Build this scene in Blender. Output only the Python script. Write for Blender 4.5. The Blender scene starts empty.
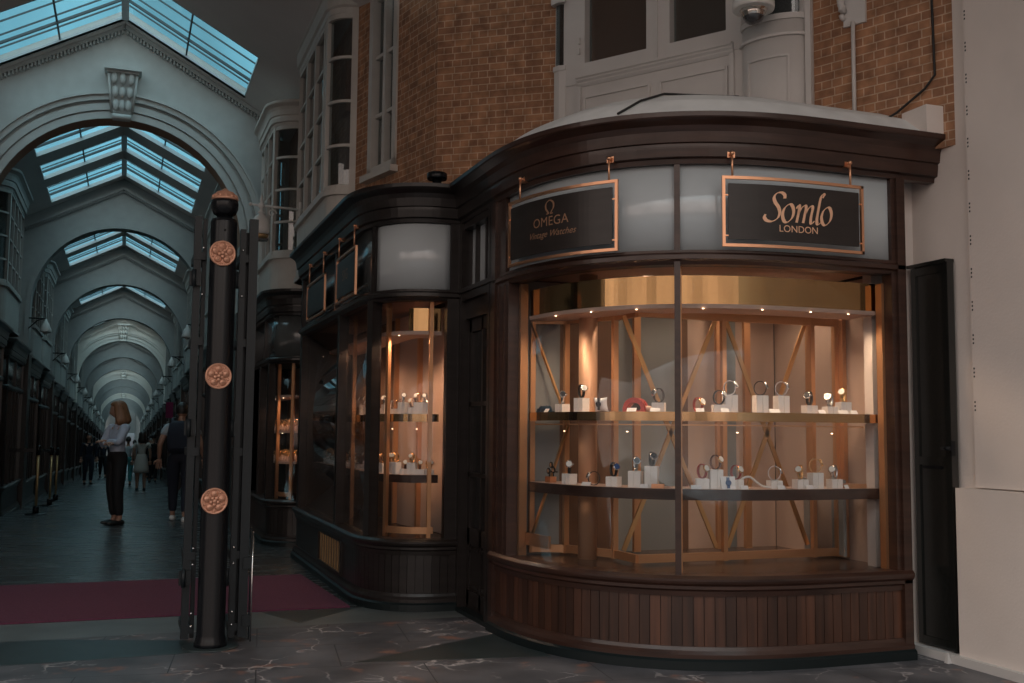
import bpy, bmesh, math, random
from mathutils import Vector, Matrix
random.seed(7)
C = bpy.context.scene.collection
sc = bpy.context.scene
PI = math.pi
# ------------------------------------------------------------------ materials
def lin(r, g, b, k=1.0):
    f = lambda c: ((c/255+0.055)/1.055)**2.4 if c > 10 else c/255/12.92
    return (f(r)*k, f(g)*k, f(b)*k, 1)
def newmat(name):
    m = bpy.data.materials.new(name); m.use_nodes = True
    nt = m.node_tree; nt.nodes.clear()
    out = nt.nodes.new('ShaderNodeOutputMaterial')
    return m, nt, out
def N(nt, t, **kw):
    n = nt.nodes.new(t)
    for k, v in kw.items():
        if k.startswith('i_'): n.inputs[k[2:].replace('_', ' ')].default_value = v
        else: setattr(n, k, v)
    return n
def pbr(name, col, rough=.5, metal=0, coat=0, noise=0, nscale=(6, 6, 6), bump=0, bscale=40, spec=.5, attr=False):
    m, nt, out = newmat(name)
    b = N(nt, 'ShaderNodeBsdfPrincipled')
    b.inputs['Roughness'].default_value = rough; b.inputs['Metallic'].default_value = metal
    b.inputs['Coat Weight'].default_value = coat; b.inputs['Coat Roughness'].default_value = .15
    b.inputs['Specular IOR Level'].default_value = spec
    nt.links.new(b.outputs[0], out.inputs[0])
    tc = N(nt, 'ShaderNodeTexCoord')
    if noise or attr:
        base = N(nt, 'ShaderNodeMix', data_type='RGBA', blend_type='MULTIPLY'); base.inputs[0].default_value = 1
        base.inputs[6].default_value = col
        if noise:
            mp = N(nt, 'ShaderNodeMapping'); mp.inputs['Scale'].default_value = nscale
            nz = N(nt, 'ShaderNodeTexNoise'); nz.inputs['Scale'].default_value = 1; nz.inputs['Detail'].default_value = 5
            nt.links.new(tc.outputs['Object'], mp.inputs[0]); nt.links.new(mp.outputs[0], nz.inputs['Vector'])
            rmp = N(nt, 'ShaderNodeMapRange'); rmp.inputs[1].default_value = .3; rmp.inputs[2].default_value = .7
            rmp.inputs[3].default_value = 1-noise; rmp.inputs[4].default_value = 1+noise
            nt.links.new(nz.outputs[0], rmp.inputs[0]); nt.links.new(rmp.outputs[0], base.inputs[7])
        else: base.inputs[7].default_value = (1, 1, 1, 1)
        last = base
        if attr:
            at = N(nt, 'ShaderNodeAttribute', attribute_name='tone')
            m2 = N(nt, 'ShaderNodeMix', data_type='RGBA', blend_type='MULTIPLY'); m2.inputs[0].default_value = 1
            nt.links.new(base.outputs[2], m2.inputs[6]); nt.links.new(at.outputs['Color'], m2.inputs[7]); last = m2
        nt.links.new(last.outputs[2], b.inputs['Base Color'])
    else: b.inputs['Base Color'].default_value = col
    if bump:
        nb = N(nt, 'ShaderNodeTexNoise'); nb.inputs['Scale'].default_value = bscale; nb.inputs['Detail'].default_value = 4
        nt.links.new(tc.outputs['Object'], nb.inputs['Vector'])
        bp = N(nt, 'ShaderNodeBump'); bp.inputs['Strength'].default_value = bump; bp.inputs['Distance'].default_value = .01
        nt.links.new(nb.outputs[0], bp.inputs['Height']); nt.links.new(bp.outputs[0], b.inputs['Normal'])
    return m
def emit(name, col, s):
    m, nt, out = newmat(name); e = N(nt, 'ShaderNodeEmission'); e.inputs[0].default_value = col; e.inputs[1].default_value = s
    nt.links.new(e.outputs[0], out.inputs[0]); return m
def glassmat(name, tint=(1, 1, 1, 1), ior=1.5, rough=0.0, base=0.0):
    m, nt, out = newmat(name)
    t = N(nt, 'ShaderNodeBsdfTransparent'); t.inputs[0].default_value = tint
    g = N(nt, 'ShaderNodeBsdfGlossy'); g.inputs['Roughness'].default_value = rough
    lw = N(nt, 'ShaderNodeLayerWeight'); lw.inputs[0].default_value = .5
    pw = N(nt, 'ShaderNodeMath', operation='POWER'); pw.inputs[1].default_value = 5; nt.links.new(lw.outputs['Facing'], pw.inputs[0])
    f0 = ((ior-1)/(ior+1))**2; f = N(nt, 'ShaderNodeMath', operation='MULTIPLY_ADD'); f.inputs[1].default_value = 1-f0; f.inputs[2].default_value = f0; nt.links.new(pw.outputs[0], f.inputs[0])
    mx = N(nt, 'ShaderNodeMixShader')
    if base:
        ad = N(nt, 'ShaderNodeMath', operation='ADD'); ad.inputs[1].default_value = base; nt.links.new(f.outputs[0], ad.inputs[0]); nt.links.new(ad.outputs[0], mx.inputs[0])
    else: nt.links.new(f.outputs[0], mx.inputs[0])
    nt.links.new(t.outputs[0], mx.inputs[1]); nt.links.new(g.outputs[0], mx.inputs[2]); nt.links.new(mx.outputs[0], out.inputs[0])
    return m
def brickmat():
    m, nt, out = newmat('brick'); b = N(nt, 'ShaderNodeBsdfPrincipled'); b.inputs['Roughness'].default_value = .85
    uv = N(nt, 'ShaderNodeUVMap')
    br = N(nt, 'ShaderNodeTexBrick'); br.offset = .25; br.squash = .5; br.squash_frequency = 2
    br.inputs['Color1'].default_value = (.40, .20, .105, 1); br.inputs['Color2'].default_value = (.28, .135, .075, 1)
    br.inputs['Mortar'].default_value = (.52, .36, .25, 1)
    for k, v in {'Scale': 1, 'Mortar Size': .004, 'Mortar Smooth': .2, 'Bias': -.1, 'Brick Width': .155, 'Row Height': .058}.items(): br.inputs[k].default_value = v
    nt.links.new(uv.outputs[0], br.inputs['Vector'])
    nz = N(nt, 'ShaderNodeTexNoise'); nz.inputs['Scale'].default_value = 9; nz.inputs['Detail'].default_value = 6
    nt.links.new(uv.outputs[0], nz.inputs['Vector'])
    mr = N(nt, 'ShaderNodeMapRange'); mr.inputs[1].default_value = .3; mr.inputs[2].default_value = .7; mr.inputs[3].default_value = .62; mr.inputs[4].default_value = 1.25
    nt.links.new(nz.outputs[0], mr.inputs[0])
    mm = N(nt, 'ShaderNodeMix', data_type='RGBA', blend_type='MULTIPLY'); mm.inputs[0].default_value = 1
    nt.links.new(br.outputs[0], mm.inputs[6]); nt.links.new(mr.outputs[0], mm.inputs[7]); nt.links.new(mm.outputs[2], b.inputs['Base Color'])
    bp = N(nt, 'ShaderNodeBump'); bp.inputs['Strength'].default_value = .5; bp.inputs['Distance'].default_value = .008; bp.invert = True
    nt.links.new(br.outputs['Fac'], bp.inputs['Height']); nt.links.new(bp.outputs[0], b.inputs['Normal'])
    nt.links.new(b.outputs[0], out.inputs[0]); return m
def marblemat():
    m, nt, out = newmat('marble_floor'); b = N(nt, 'ShaderNodeBsdfPrincipled')
    tc = N(nt, 'ShaderNodeTexCoord')
    nz = N(nt, 'ShaderNodeTexNoise'); nz.inputs['Scale'].default_value = 2.2; nz.inputs['Detail'].default_value = 8
    nt.links.new(tc.outputs['Object'], nz.inputs['Vector'])
    r1 = N(nt, 'ShaderNodeValToRGB'); r1.color_ramp.elements[0].position = .35; r1.color_ramp.elements[0].color = (.06, .062, .07, 1)
    r1.color_ramp.elements[1].position = .7; r1.color_ramp.elements[1].color = (.155, .15, .16, 1)
    nt.links.new(nz.outputs[0], r1.inputs[0])
    # veins: warped voronoi edges
    wn = N(nt, 'ShaderNodeTexNoise'); wn.inputs['Scale'].default_value = 1.7; wn.inputs['Detail'].default_value = 5
    nt.links.new(tc.outputs['Object'], wn.inputs['Vector'])
    ad = N(nt, 'ShaderNodeMix', data_type='RGBA', blend_type='ADD'); ad.inputs[0].default_value = .9
    nt.links.new(tc.outputs['Object'], ad.inputs[6]); nt.links.new(wn.outputs['Color'], ad.inputs[7])
    vo = N(nt, 'ShaderNodeTexVoronoi', feature='DISTANCE_TO_EDGE'); vo.inputs['Scale'].default_value = 2.3
    nt.links.new(ad.outputs[2], vo.inputs['Vector'])
    vr = N(nt, 'ShaderNodeMapRange'); vr.inputs[1].default_value = .0; vr.inputs[2].default_value = .028; vr.inputs[3].default_value = 1; vr.inputs[4].default_value = 0
    nt.links.new(vo.outputs['Distance'], vr.inputs[0])
    pn = N(nt, 'ShaderNodeTexNoise'); pn.inputs['Scale'].default_value = 3.1; pn.inputs['Detail'].default_value = 4
    nt.links.new(tc.outputs['Object'], pn.inputs['Vector'])
    pr = N(nt, 'ShaderNodeMapRange'); pr.inputs[1].default_value = .48; pr.inputs[2].default_value = .66
    nt.links.new(pn.outputs[0], pr.inputs[0])
    mu = N(nt, 'ShaderNodeMath', operation='MULTIPLY'); nt.links.new(vr.outputs[0], mu.inputs[0]); nt.links.new(pr.outputs[0], mu.inputs[1])
    mx = N(nt, 'ShaderNodeMix', data_type='RGBA'); nt.links.new(mu.outputs[0], mx.inputs[0]); nt.links.new(r1.outputs[0], mx.inputs[6]); mx.inputs[7].default_value = (.62, .56, .55, 1)
    # reddish patches
    rn = N(nt, 'ShaderNodeTexNoise'); rn.inputs['Scale'].default_value = 4.3; rn.inputs['Detail'].default_value = 7
    mp = N(nt, 'ShaderNodeMapping'); mp.inputs['Location'].default_value = (3.2, 8.1, 0); nt.links.new(tc.outputs['Object'], mp.inputs[0]); nt.links.new(mp.outputs[0], rn.inputs['Vector'])
    rr = N(nt, 'ShaderNodeMapRange'); rr.inputs[1].default_value = .60; rr.inputs[2].default_value = .72; rr.inputs[4].default_value = .8
    nt.links.new(rn.outputs[0], rr.inputs[0])
    m2 = N(nt, 'ShaderNodeMix', data_type='RGBA'); nt.links.new(rr.outputs[0], m2.inputs[0]); nt.links.new(mx.outputs[2], m2.inputs[6]); m2.inputs[7].default_value = (.34, .15, .10, 1)
    # slab joints
    br = N(nt, 'ShaderNodeTexBrick'); br.offset = .5
    for k, v in {'Scale': 1, 'Mortar Size': .004, 'Brick Width': .95, 'Row Height': .62}.items(): br.inputs[k].default_value = v
    rot = N(nt, 'ShaderNodeMapping'); rot.inputs['Rotation'].default_value = (0, 0, .12); nt.links.new(tc.outputs['Object'], rot.inputs[0]); nt.links.new(rot.outputs[0], br.inputs['Vector'])
    m3 = N(nt, 'ShaderNodeMix', data_type='RGBA'); nt.links.new(br.outputs['Fac'], m3.inputs[0]); nt.links.new(m2.outputs[2], m3.inputs[6]); m3.inputs[7].default_value = (.03, .03, .035, 1)
    nt.links.new(m3.outputs[2], b.inputs['Base Color'])
    rg = N(nt, 'ShaderNodeMapRange'); rg.inputs[3].default_value = .38; rg.inputs[4].default_value = .62; nt.links.new(pn.outputs[0], rg.inputs[0]); nt.links.new(rg.outputs[0], b.inputs['Roughness'])
    nt.links.new(b.outputs[0], out.inputs[0]); return m
def slatemat():
    m, nt, out = newmat('slate_floor'); b = N(nt, 'ShaderNodeBsdfPrincipled')
    tc = N(nt, 'ShaderNodeTexCoord')
    br = N(nt, 'ShaderNodeTexBrick'); br.offset = .37
    br.inputs['Color1'].default_value = (.050, .060, .063, 1); br.inputs['Color2'].default_value = (.075, .085, .088, 1); br.inputs['Mortar'].default_value = (.03, .035, .037, 1)
    for k, v in {'Scale': 1, 'Mortar Size': .008, 'Brick Width': 1.5, 'Row Height': .42, 'Mortar Smooth': .2}.items(): br.inputs[k].default_value = v
    nt.links.new(tc.outputs['Object'], br.inputs['Vector'])
    mp = N(nt, 'ShaderNodeMapping'); mp.inputs['Scale'].default_value = (.9, 5, 1); nz = N(nt, 'ShaderNodeTexNoise'); nz.inputs['Scale'].default_value = 2; nz.inputs['Detail'].default_value = 6
    nt.links.new(tc.outputs['Object'], mp.inputs[0]); nt.links.new(mp.outputs[0], nz.inputs['Vector'])
    mr = N(nt, 'ShaderNodeMapRange'); mr.inputs[1].default_value = .3; mr.inputs[2].default_value = .7; mr.inputs[3].default_value = .6; mr.inputs[4].default_value = 1.35; nt.links.new(nz.outputs[0], mr.inputs[0])
    mm = N(nt, 'ShaderNodeMix', data_type='RGBA', blend_type='MULTIPLY'); mm.inputs[0].default_value = 1
    nt.links.new(br.outputs[0], mm.inputs[6]); nt.links.new(mr.outputs[0], mm.inputs[7]); nt.links.new(mm.outputs[2], b.inputs['Base Color'])
    rg = N(nt, 'ShaderNodeMapRange'); rg.inputs[3].default_value = .16; rg.inputs[4].default_value = .36; nt.links.new(nz.outputs[0], rg.inputs[0]); nt.links.new(rg.outputs[0], b.inputs['Roughness'])
    bp = N(nt, 'ShaderNodeBump'); bp.inputs['Strength'].default_value = .25; bp.inputs['Distance'].default_value = .01
    nt.links.new(nz.outputs[0], bp.inputs['Height']); nt.links.new(bp.outputs[0], b.inputs['Normal'])
    nt.links.new(b.outputs[0], out.inputs[0]); return m
M = dict(
    wood=pbr('mahogany', (.042, .019, .013, 1), .30, coat=.25, spec=.4, noise=.35, nscale=(3, 3, 25)),
    woodriser=pbr('mahogany_panel', (.062, .024, .013, 1), .42, coat=.15, noise=.4, nscale=(30, 30, 2), attr=True),  # browner mahogany for the stall riser planks
    black=pbr('black_lacquer', (.018, .014, .013, 1), .34, coat=.12, spec=.35, noise=.3, nscale=(3, 3, 20)),
    blackmat=pbr('black_paint', (.007, .008, .010, 1), .26, spec=.28),
    gatemetal=pbr('gate_paint', (.010, .014, .017, 1), .42, noise=.2, spec=.3),
    doorpaint=pbr('black_gloss_paint', (.012, .013, .012, 1), .22, coat=.5, bump=.15, bscale=25),
    plinth=pbr('green_black_stone', (.008, .013, .014, 1), .4, spec=.3),
    column=pbr('column_copper', (.60, .36, .23, 1), .5, metal=.35), brass=pbr('brass', (.72, .43, .20, 1), .28, metal=1),
    copper=pbr('copper', (.80, .42, .25, 1), .35, metal=1),
    rose=pbr('rose_gilt', (.64, .33, .22, 1), .45, metal=.45),
    satin=pbr('satin_copper', (.66, .36, .19, 1), .42, metal=.75),
    mirror=pbr('gold_mirror', (.60, .37, .17, 1), .09, metal=1),
    brassdull=pbr('dull_brass', (.50, .32, .16, 1), .45, metal=.7),
    fascia=pbr('frosted_fascia', (.50, .54, .56, 1), .14, coat=.6, spec=.6),
    fasciadark=pbr('grey_fascia', (.085, .09, .09, 1), .18, coat=.6, noise=.12, nscale=(9, 9, .3)),
    white=pbr('white_paint', (.60, .575, .555, 1), .5, noise=.06, nscale=(2, 2, 2)),
    wallwhite=pbr('wall_plaster', (.74, .66, .61, 1), .75, noise=.07, nscale=(1.5, 1.5, 1.5), bump=.15, bscale=60),
    cream=pbr('cream_paint', (.52, .49, .45, 1), .5, noise=.06),
    archdim=pbr('arch_dim_tone', (.33, .345, .34, 1), .6, noise=.06), sidepaint=pbr('arcade_wall_paint', (.36, .35, .33, 1), .6, noise=.06), archpaint=pbr('arch_paint', (.50, .53, .52, 1), .6, noise=.06),  # first tone: arch paint darkened to carry the inner arcade's lower light
    archlit=pbr('arch_lit_tone', (.86, .84, .78, 1), .6, noise=.04),  # paler copy of the arch paint, stronger light put into the colour
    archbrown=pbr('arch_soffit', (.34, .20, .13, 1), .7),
    ceil=pbr('ceiling_paint', (.60, .56, .54, 1), .8, noise=.07, nscale=(1, 1, 1)),
    lead=pbr('lead_roof', (.66, .68, .68, 1), .6, noise=.12, nscale=(4, 4, 4)),
    grey=pbr('grey_panel', (.25, .265, .27, 1), .45),
    tan=pbr('tan_panel', (.52, .38, .31, 1), .7),
    brown=pbr('brown_panel', (.16, .085, .05, 1), .6),
    darkwood=pbr('dark_display_floor', (.085, .06, .05, 1), .25, noise=.3, nscale=(20, 3, 3)),
    pinkboard=pbr('pale_board', (.62, .44, .36, 1), .6),
    ivory=pbr('ivory_block', (.90, .86, .82, 1), .5),
    card=pbr('white_card', (.85, .85, .85, 1), .5),
    steel=pbr('steel', (.62, .62, .62, 1), .22, metal=1),
    gold=pbr('gold', (.80, .52, .25, 1), .25, metal=1),
    strapblk=pbr('black_leather', (.015, .014, .014, 1), .5),
    strapbrn=pbr('brown_leather', (.14, .05, .025, 1), .5),
    strapred=pbr('red_leather', (.35, .04, .03, 1), .5),
    dialblk=pbr('dark_dial', (.02, .022, .03, 1), .2), dialwht=pbr('pale_dial', (.7, .7, .68, 1), .3), dialblu=pbr('blue_dial', (.03, .07, .2, 1), .25),
    redbox=pbr('red_leather_box', (.42, .05, .04, 1), .45), bluebox=pbr('blue_leather_box', (.015, .05, .09, 1), .4),
    sign=pbr('sign_board', (.022, .016, .014, 1), .35, noise=.2, nscale=(3, 3, 20)),
    letter=pbr('gilt_letter', (.85, .50, .32, 1), .45, metal=.2),
    letterdim=pbr('dull_gilt_letter', (.36, .20, .12, 1), .45, metal=.3),
    carpet=pbr('purple_carpet', (.115, .028, .062, 1), .95, noise=.2, nscale=(60, 60, 60), bump=.3, bscale=200),
    paleslab=pbr('pale_slab', (.12, .135, .135, 1), .42, noise=.2, nscale=(3, 3, 3)),
    darkslab=pbr('dark_slab', (.035, .048, .05, 1), .35, noise=.2, nscale=(5, 5, 5)),
    skyframe=pbr('skylight_paint', (.55, .66, .70, 1), .5), skybar=pbr('glazing_bar_paint', (.10, .15, .17, 1), .5), lanternglass=pbr('opal_glass', (.5, .47, .42, 1), .3),
    brick=brickmat(), marble=marblemat(), slate=slatemat(),
    glass=glassmat('window_glass', (.93, .93, .93, 1), 1.45),
    upglass=glassmat('upper_glass', (.72, .76, .77, 1), 1.6, base=.04),
    skyglass=glassmat('skylight_glass', (.62, .80, .86, 1), 1.3),
    room=pbr('dark_room', (.035, .030, .028, 1), .8), roomred=pbr('red_curtain', (.10, .02, .02, 1), .8), roomorange=pbr('orange_wall', (.24, .10, .05, 1), .8),
    roomroller=pbr('roller_blind', (.34, .17, .11, 1), .8), roombrown=pbr('brown_blind', (.24, .15, .11, 1), .8),
    lamp=emit('warm_lamp', (1, .66, .42, 1), 9), lampstrip=emit('warm_strip', (1, .58, .32, 1), 7.0),
    cable=pbr('black_cable', (.01, .01, .01, 1), .6),
    skin=pbr('skin', (.42, .24, .17, 1), .5), hair=pbr('auburn_hair', (.24, .12, .06, 1), .45, noise=.3, nscale=(60, 60, 4)), hairdark=pbr('dark_hair', (.02, .015, .012, 1), .5),
    shirt=pbr('pale_blue_shirt', (.48, .55, .68, 1), .8, noise=.08, nscale=(20, 20, 20)), trousers=pbr('black_trousers', (.008, .008, .010, 1), .8),
    tee=pbr('grey_tee', (.42, .48, .52, 1), .85), navy=pbr('navy_cloth', (.015, .02, .035, 1), .85), shoe=pbr('black_shoe', (.01, .01, .01, 1), .4), dress=pbr('white_dress', (.52, .50, .46, 1), .85),
    teal=pbr('teal_cloth', (.05, .25, .27, 1), .85), magenta=pbr('magenta_banner', (.30, .02, .10, 1), .7), green=pbr('green_cloth', (.05, .10, .07, 1), .85),
    lampwhite=pbr('lamp_white', (.75, .73, .70, 1), .4), domeglass=pbr('smoked_dome', (.03, .03, .035, 1), .08, coat=1), silver=pbr('silver_ring', (.65, .60, .55, 1), .15, metal=1),
)
# ------------------------------------------------------------------ mesh helpers
class MB:
    def __init__(s): s.v = []; s.f = []; s.uv = {}; s.tone = {}; s.smooth = set()
    def face(s, idx, uv=None, tone=None, smooth=False):
        k = len(s.f); s.f.append(tuple(idx))
        if uv: s.uv[k] = uv
        if tone is not None: s.tone[k] = tone
        if smooth: s.smooth.add(k)
    def add(s, vs): b = len(s.v); s.v += [tuple(p) for p in vs]; return b
    def build(s, name, mat, parent=None):
        me = bpy.data.meshes.new(name); me.from_pydata(s.v, [], s.f)
        if s.uv:
            ul = me.uv_layers.new(name='UVMap')
            for k, p in enumerate(me.polygons):
                u = s.uv.get(k)
                if u:
                    for j, li in enumerate(p.loop_indices): ul.data[li].uv = u[j]
        if s.tone:
            ca = me.color_attributes.new('tone', 'FLOAT_COLOR', 'CORNER')
            for k, p in enumerate(me.polygons):
                t = s.tone.get(k, 1)
                for li in p.loop_indices: ca.data[li].color = (t, t, t, 1)
        for k in s.smooth: me.polygons[k].use_smooth = True
        me.validate(); me.materials.append(M[mat] if isinstance(mat, str) else mat)
        bm = bmesh.new(); bm.from_mesh(me); bmesh.ops.recalc_face_normals(bm, faces=bm.faces); bm.to_mesh(me); bm.free()
        o = bpy.data.objects.new(name, me); C.objects.link(o)
        if parent: o.parent = parent
        return o
def box(mb, c, s, rz=0, tone=None, taper=1.0):
    cx, cy, cz = c; hx, hy, hz = s[0]/2, s[1]/2, s[2]/2; ca, sa = math.cos(rz), math.sin(rz)
    vs = []
    for dz in (-1, 1):
        k = taper if dz > 0 else 1
        for dx, dy in ((-1, -1), (1, -1), (1, 1), (-1, 1)):
            x, y = dx*hx*k, dy*hy*k; vs.append((cx+x*ca-y*sa, cy+x*sa+y*ca, cz+dz*hz))
    b = mb.add(vs)
    for q in ((0, 3, 2, 1), (4, 5, 6, 7), (0, 1, 5, 4), (1, 2, 6, 5), (2, 3, 7, 6), (3, 0, 4, 7)): mb.face([b+i for i in q], tone=tone)
def hexa(mb, quad, off):
    """prism: quad of 4 points extruded by the vector off"""
    b = mb.add([Vector(p) for p in quad]+[Vector(p)+Vector(off) for p in quad])
    for q in ((0, 3, 2, 1), (4, 5, 6, 7), (0, 1, 5, 4), (1, 2, 6, 5), (2, 3, 7, 6), (3, 0, 4, 7)): mb.face([b+i for i in q])
def beam(mb, a, b_, w, h=None, up=(0, 0, 1)):
    h = h or w; a = Vector(a); b_ = Vector(b_); d = (b_-a).normalized(); up = Vector(up)
    if abs(d.dot(up)) > .99: up = Vector((0, 1, 0))
    x = d.cross(up).normalized()*w/2; y = x.cross(d).normalized()*h/2
    vs = [p+sx*x+sy*y for p in (a, b_) for sx, sy in ((-1, -1), (1, -1), (1, 1), (-1, 1))]
    k = mb.add(vs)
    for q in ((0, 3, 2, 1), (4, 5, 6, 7), (0, 1, 5, 4), (1, 2, 6, 5), (2, 3, 7, 6), (3, 0, 4, 7)): mb.face([k+i for i in q])
def tube(mb, pts, r, n=8, cap=True):
    pts = [Vector(p) for p in pts]; rings = []; prev = None
    rr = r if isinstance(r, (list, tuple)) else [r]*len(pts)
    for i, p in enumerate(pts):
        d = (pts[min(i+1, len(pts)-1)]-pts[max(i-1, 0)]).normalized()
        if prev is None:
            a = Vector((0, 0, 1)) if abs(d.z) < .9 else Vector((1, 0, 0)); x = d.cross(a).normalized()
        else: x = (prev-d*prev.dot(d)).normalized()
        prev = x; y = d.cross(x)
        rings.append(mb.add([p+rr[i]*(math.cos(2*PI*k/n)*x+math.sin(2*PI*k/n)*y) for k in range(n)]))
    for a, b in zip(rings, rings[1:]):
        for k in range(n): mb.face([a+k, a+(k+1) % n, b+(k+1) % n, b+k], smooth=True)
    if cap: mb.face([rings[0]+k for k in range(n)][::-1]); mb.face([rings[-1]+k for k in range(n)])
def lathe(mb, prof, c=(0, 0, 0), n=20, smooth=True, mat=None):
    rings = []; mt = mat or Matrix.Identity(3)
    for r, z in prof:
        rings.append(mb.add([Vector(c)+mt @ Vector((r*math.cos(2*PI*k/n), r*math.sin(2*PI*k/n), z)) for k in range(n)]))
    for a, b in zip(rings, rings[1:]):
        for k in range(n): mb.face([a+k, a+(k+1) % n, b+(k+1) % n, b+k], smooth=smooth)
    mb.face([rings[0]+k for k in range(n)][::-1]); mb.face([rings[-1]+k for k in range(n)])
def ball(mb, c, r, n=12, s=(1, 1, 1), rot=None):
    rings = []; rot = rot or Matrix.Identity(3)
    for i in range(1, n//2+2-1):
        a = PI*i/(n//2+0.0) if False else PI*i/(n//2)
        if i >= n//2: break
        rings.append(mb.add([Vector(c)+rot @ Vector((r*s[0]*math.sin(a)*math.cos(2*PI*k/n), r*s[1]*math.sin(a)*math.sin(2*PI*k/n), r*s[2]*math.cos(a))) for k in range(n)]))
    t = mb.add([Vector(c)+rot @ Vector((0, 0, r*s[2]))]); b = mb.add([Vector(c)-rot @ Vector((0, 0, r*s[2]))])
    for x, y in zip(rings, rings[1:]):
        for k in range(n): mb.face([x+k, y+k, y+(k+1) % n, x+(k+1) % n], smooth=True)
    for k in range(n):
        mb.face([t, rings[0]+k, rings[0]+(k+1) % n], smooth=True); mb.face([b, rings[-1]+(k+1) % n, rings[-1]+k], smooth=True)
# paths in plan -----------------------------------------------------
def slen(p):
    L = [0]
    for a, b in zip(p, p[1:]): L.append(L[-1]+math.dist(a, b))
    return L
def resample(pts, step):
    L = slen(pts); n = max(2, int(round(L[-1]/step))); out = []; j = 0
    for i in range(n+1):
        s = L[-1]*i/n
        while j < len(pts)-2 and L[j+1] < s: j += 1
        t = (s-L[j])/(L[j+1]-L[j]) if L[j+1] > L[j] else 0
        out.append(tuple(pts[j][k]+t*(pts[j+1][k]-pts[j][k]) for k in (0, 1)))
    return out
def normals(p):
    out = []
    for i in range(len(p)):
        a = p[max(0, i-1)]; b = p[min(len(p)-1, i+1)]; dx, dy = b[0]-a[0], b[1]-a[1]; l = math.hypot(dx, dy) or 1; out.append((dy/l, -dx/l))
    return out
class Path:
    def __init__(s, pts, step=.03): s.p = resample(pts, step); s.n = normals(s.p); s.L = slen(s.p); s.len = s.L[-1]
    def at(s, t, d=0):
        t = max(0, min(s.len, t)); i = 0
        while i < len(s.L)-2 and s.L[i+1] < t: i += 1
        k = (t-s.L[i])/(s.L[i+1]-s.L[i]); p = [s.p[i][q]+k*(s.p[i+1][q]-s.p[i][q]) for q in (0, 1)]; n = [s.n[i][q]+k*(s.n[i+1][q]-s.n[i][q]) for q in (0, 1)]
        l = math.hypot(*n); n = (n[0]/l, n[1]/l); return (p[0]+n[0]*d, p[1]+n[1]*d), n
    def cut(s, a, b, m=None):
        m = m or max(2, int((b-a)/.06)+1); return [s.at(a+(b-a)*i/m) for i in range(m+1)]
def sweep(mb, path, a, b, prof, smooth=False, m=None):
    """closed profile [(out,z)] swept along a stretch of a Path"""
    st = path.cut(a, b, m); rings = []
    for p, n in st: rings.append(mb.add([(p[0]+n[0]*o, p[1]+n[1]*o, z) for o, z in prof]))
    k = len(prof)
    for x, y in zip(rings, rings[1:]):
        for i in range(k): mb.face([x+i, x+(i+1) % k, y+(i+1) % k, y+i], smooth=smooth)
    mb.face([rings[0]+i for i in range(k)]); mb.face([rings[-1]+i for i in range(k)][::-1])
def rect(o0, o1, z0, z1): return [(o0, z0), (o1, z0), (o1, z1), (o0, z1)]
def post(mb, path, t, w, o0, o1, z0, z1):
    (p, n) = path.at(t); tx, ty = -n[1], n[0]; vs = []
    for z in (z0, z1):
        for a, o in ((-w/2, o0), (w/2, o0), (w/2, o1), (-w/2, o1)): vs.append((p[0]+tx*a+n[0]*o, p[1]+ty*a+n[1]*o, z))
    b = mb.add(vs)
    for q in ((0, 3, 2, 1), (4, 5, 6, 7), (0, 1, 5, 4), (1, 2, 6, 5), (2, 3, 7, 6), (3, 0, 4, 7)): mb.face([b+i for i in q])
def mk(name, fn, mat, parent=None):
    mb = MB(); fn(mb); return mb.build(name, mat, parent)
# tagging -------------------------------------------------------------
def tag(o, label, cat, group=None, kind=None):
    o['label'] = label; o['category'] = cat
    if group: o['group'] = group
    if kind: o['kind'] = kind
    return o
def thing(name, label, cat, loc=(0, 0, 0), rz=0, group=None):
    o = bpy.data.objects.new(name, None); C.objects.link(o); o.location = loc; o.rotation_euler = (0, 0, rz); o.empty_display_size = .1
    return tag(o, label, cat, group)
def struct(o): o['kind'] = 'structure'; return o
def sempty(name, loc=(0, 0, 0), rz=0):
    o = bpy.data.objects.new(name, None); C.objects.link(o); o.location = loc; o.rotation_euler = (0, 0, rz); return struct(o)
def kids(o): return [c for c in bpy.data.objects if c.parent == o]
TREE = {}
def dup(o, loc=None, rz=None, label=None, group=None, parent=None, scale=None):
    if o.name not in TREE: TREE[o.name] = [(c, [(g) for g in kids(c)]) for c in kids(o)]
    r = o.copy(); C.objects.link(r)
    if loc is not None: r.location = loc
    if rz is not None: r.rotation_euler = (r.rotation_euler[0], r.rotation_euler[1], rz)
    if scale is not None: r.scale = scale
    if label: r['label'] = label
    if group: r['group'] = group
    for c, gs in TREE[o.name]:
        c2 = c.copy(); C.objects.link(c2); c2.parent = r
        for g in gs: g2 = g.copy(); C.objects.link(g2); g2.parent = c2
    return r
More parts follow.
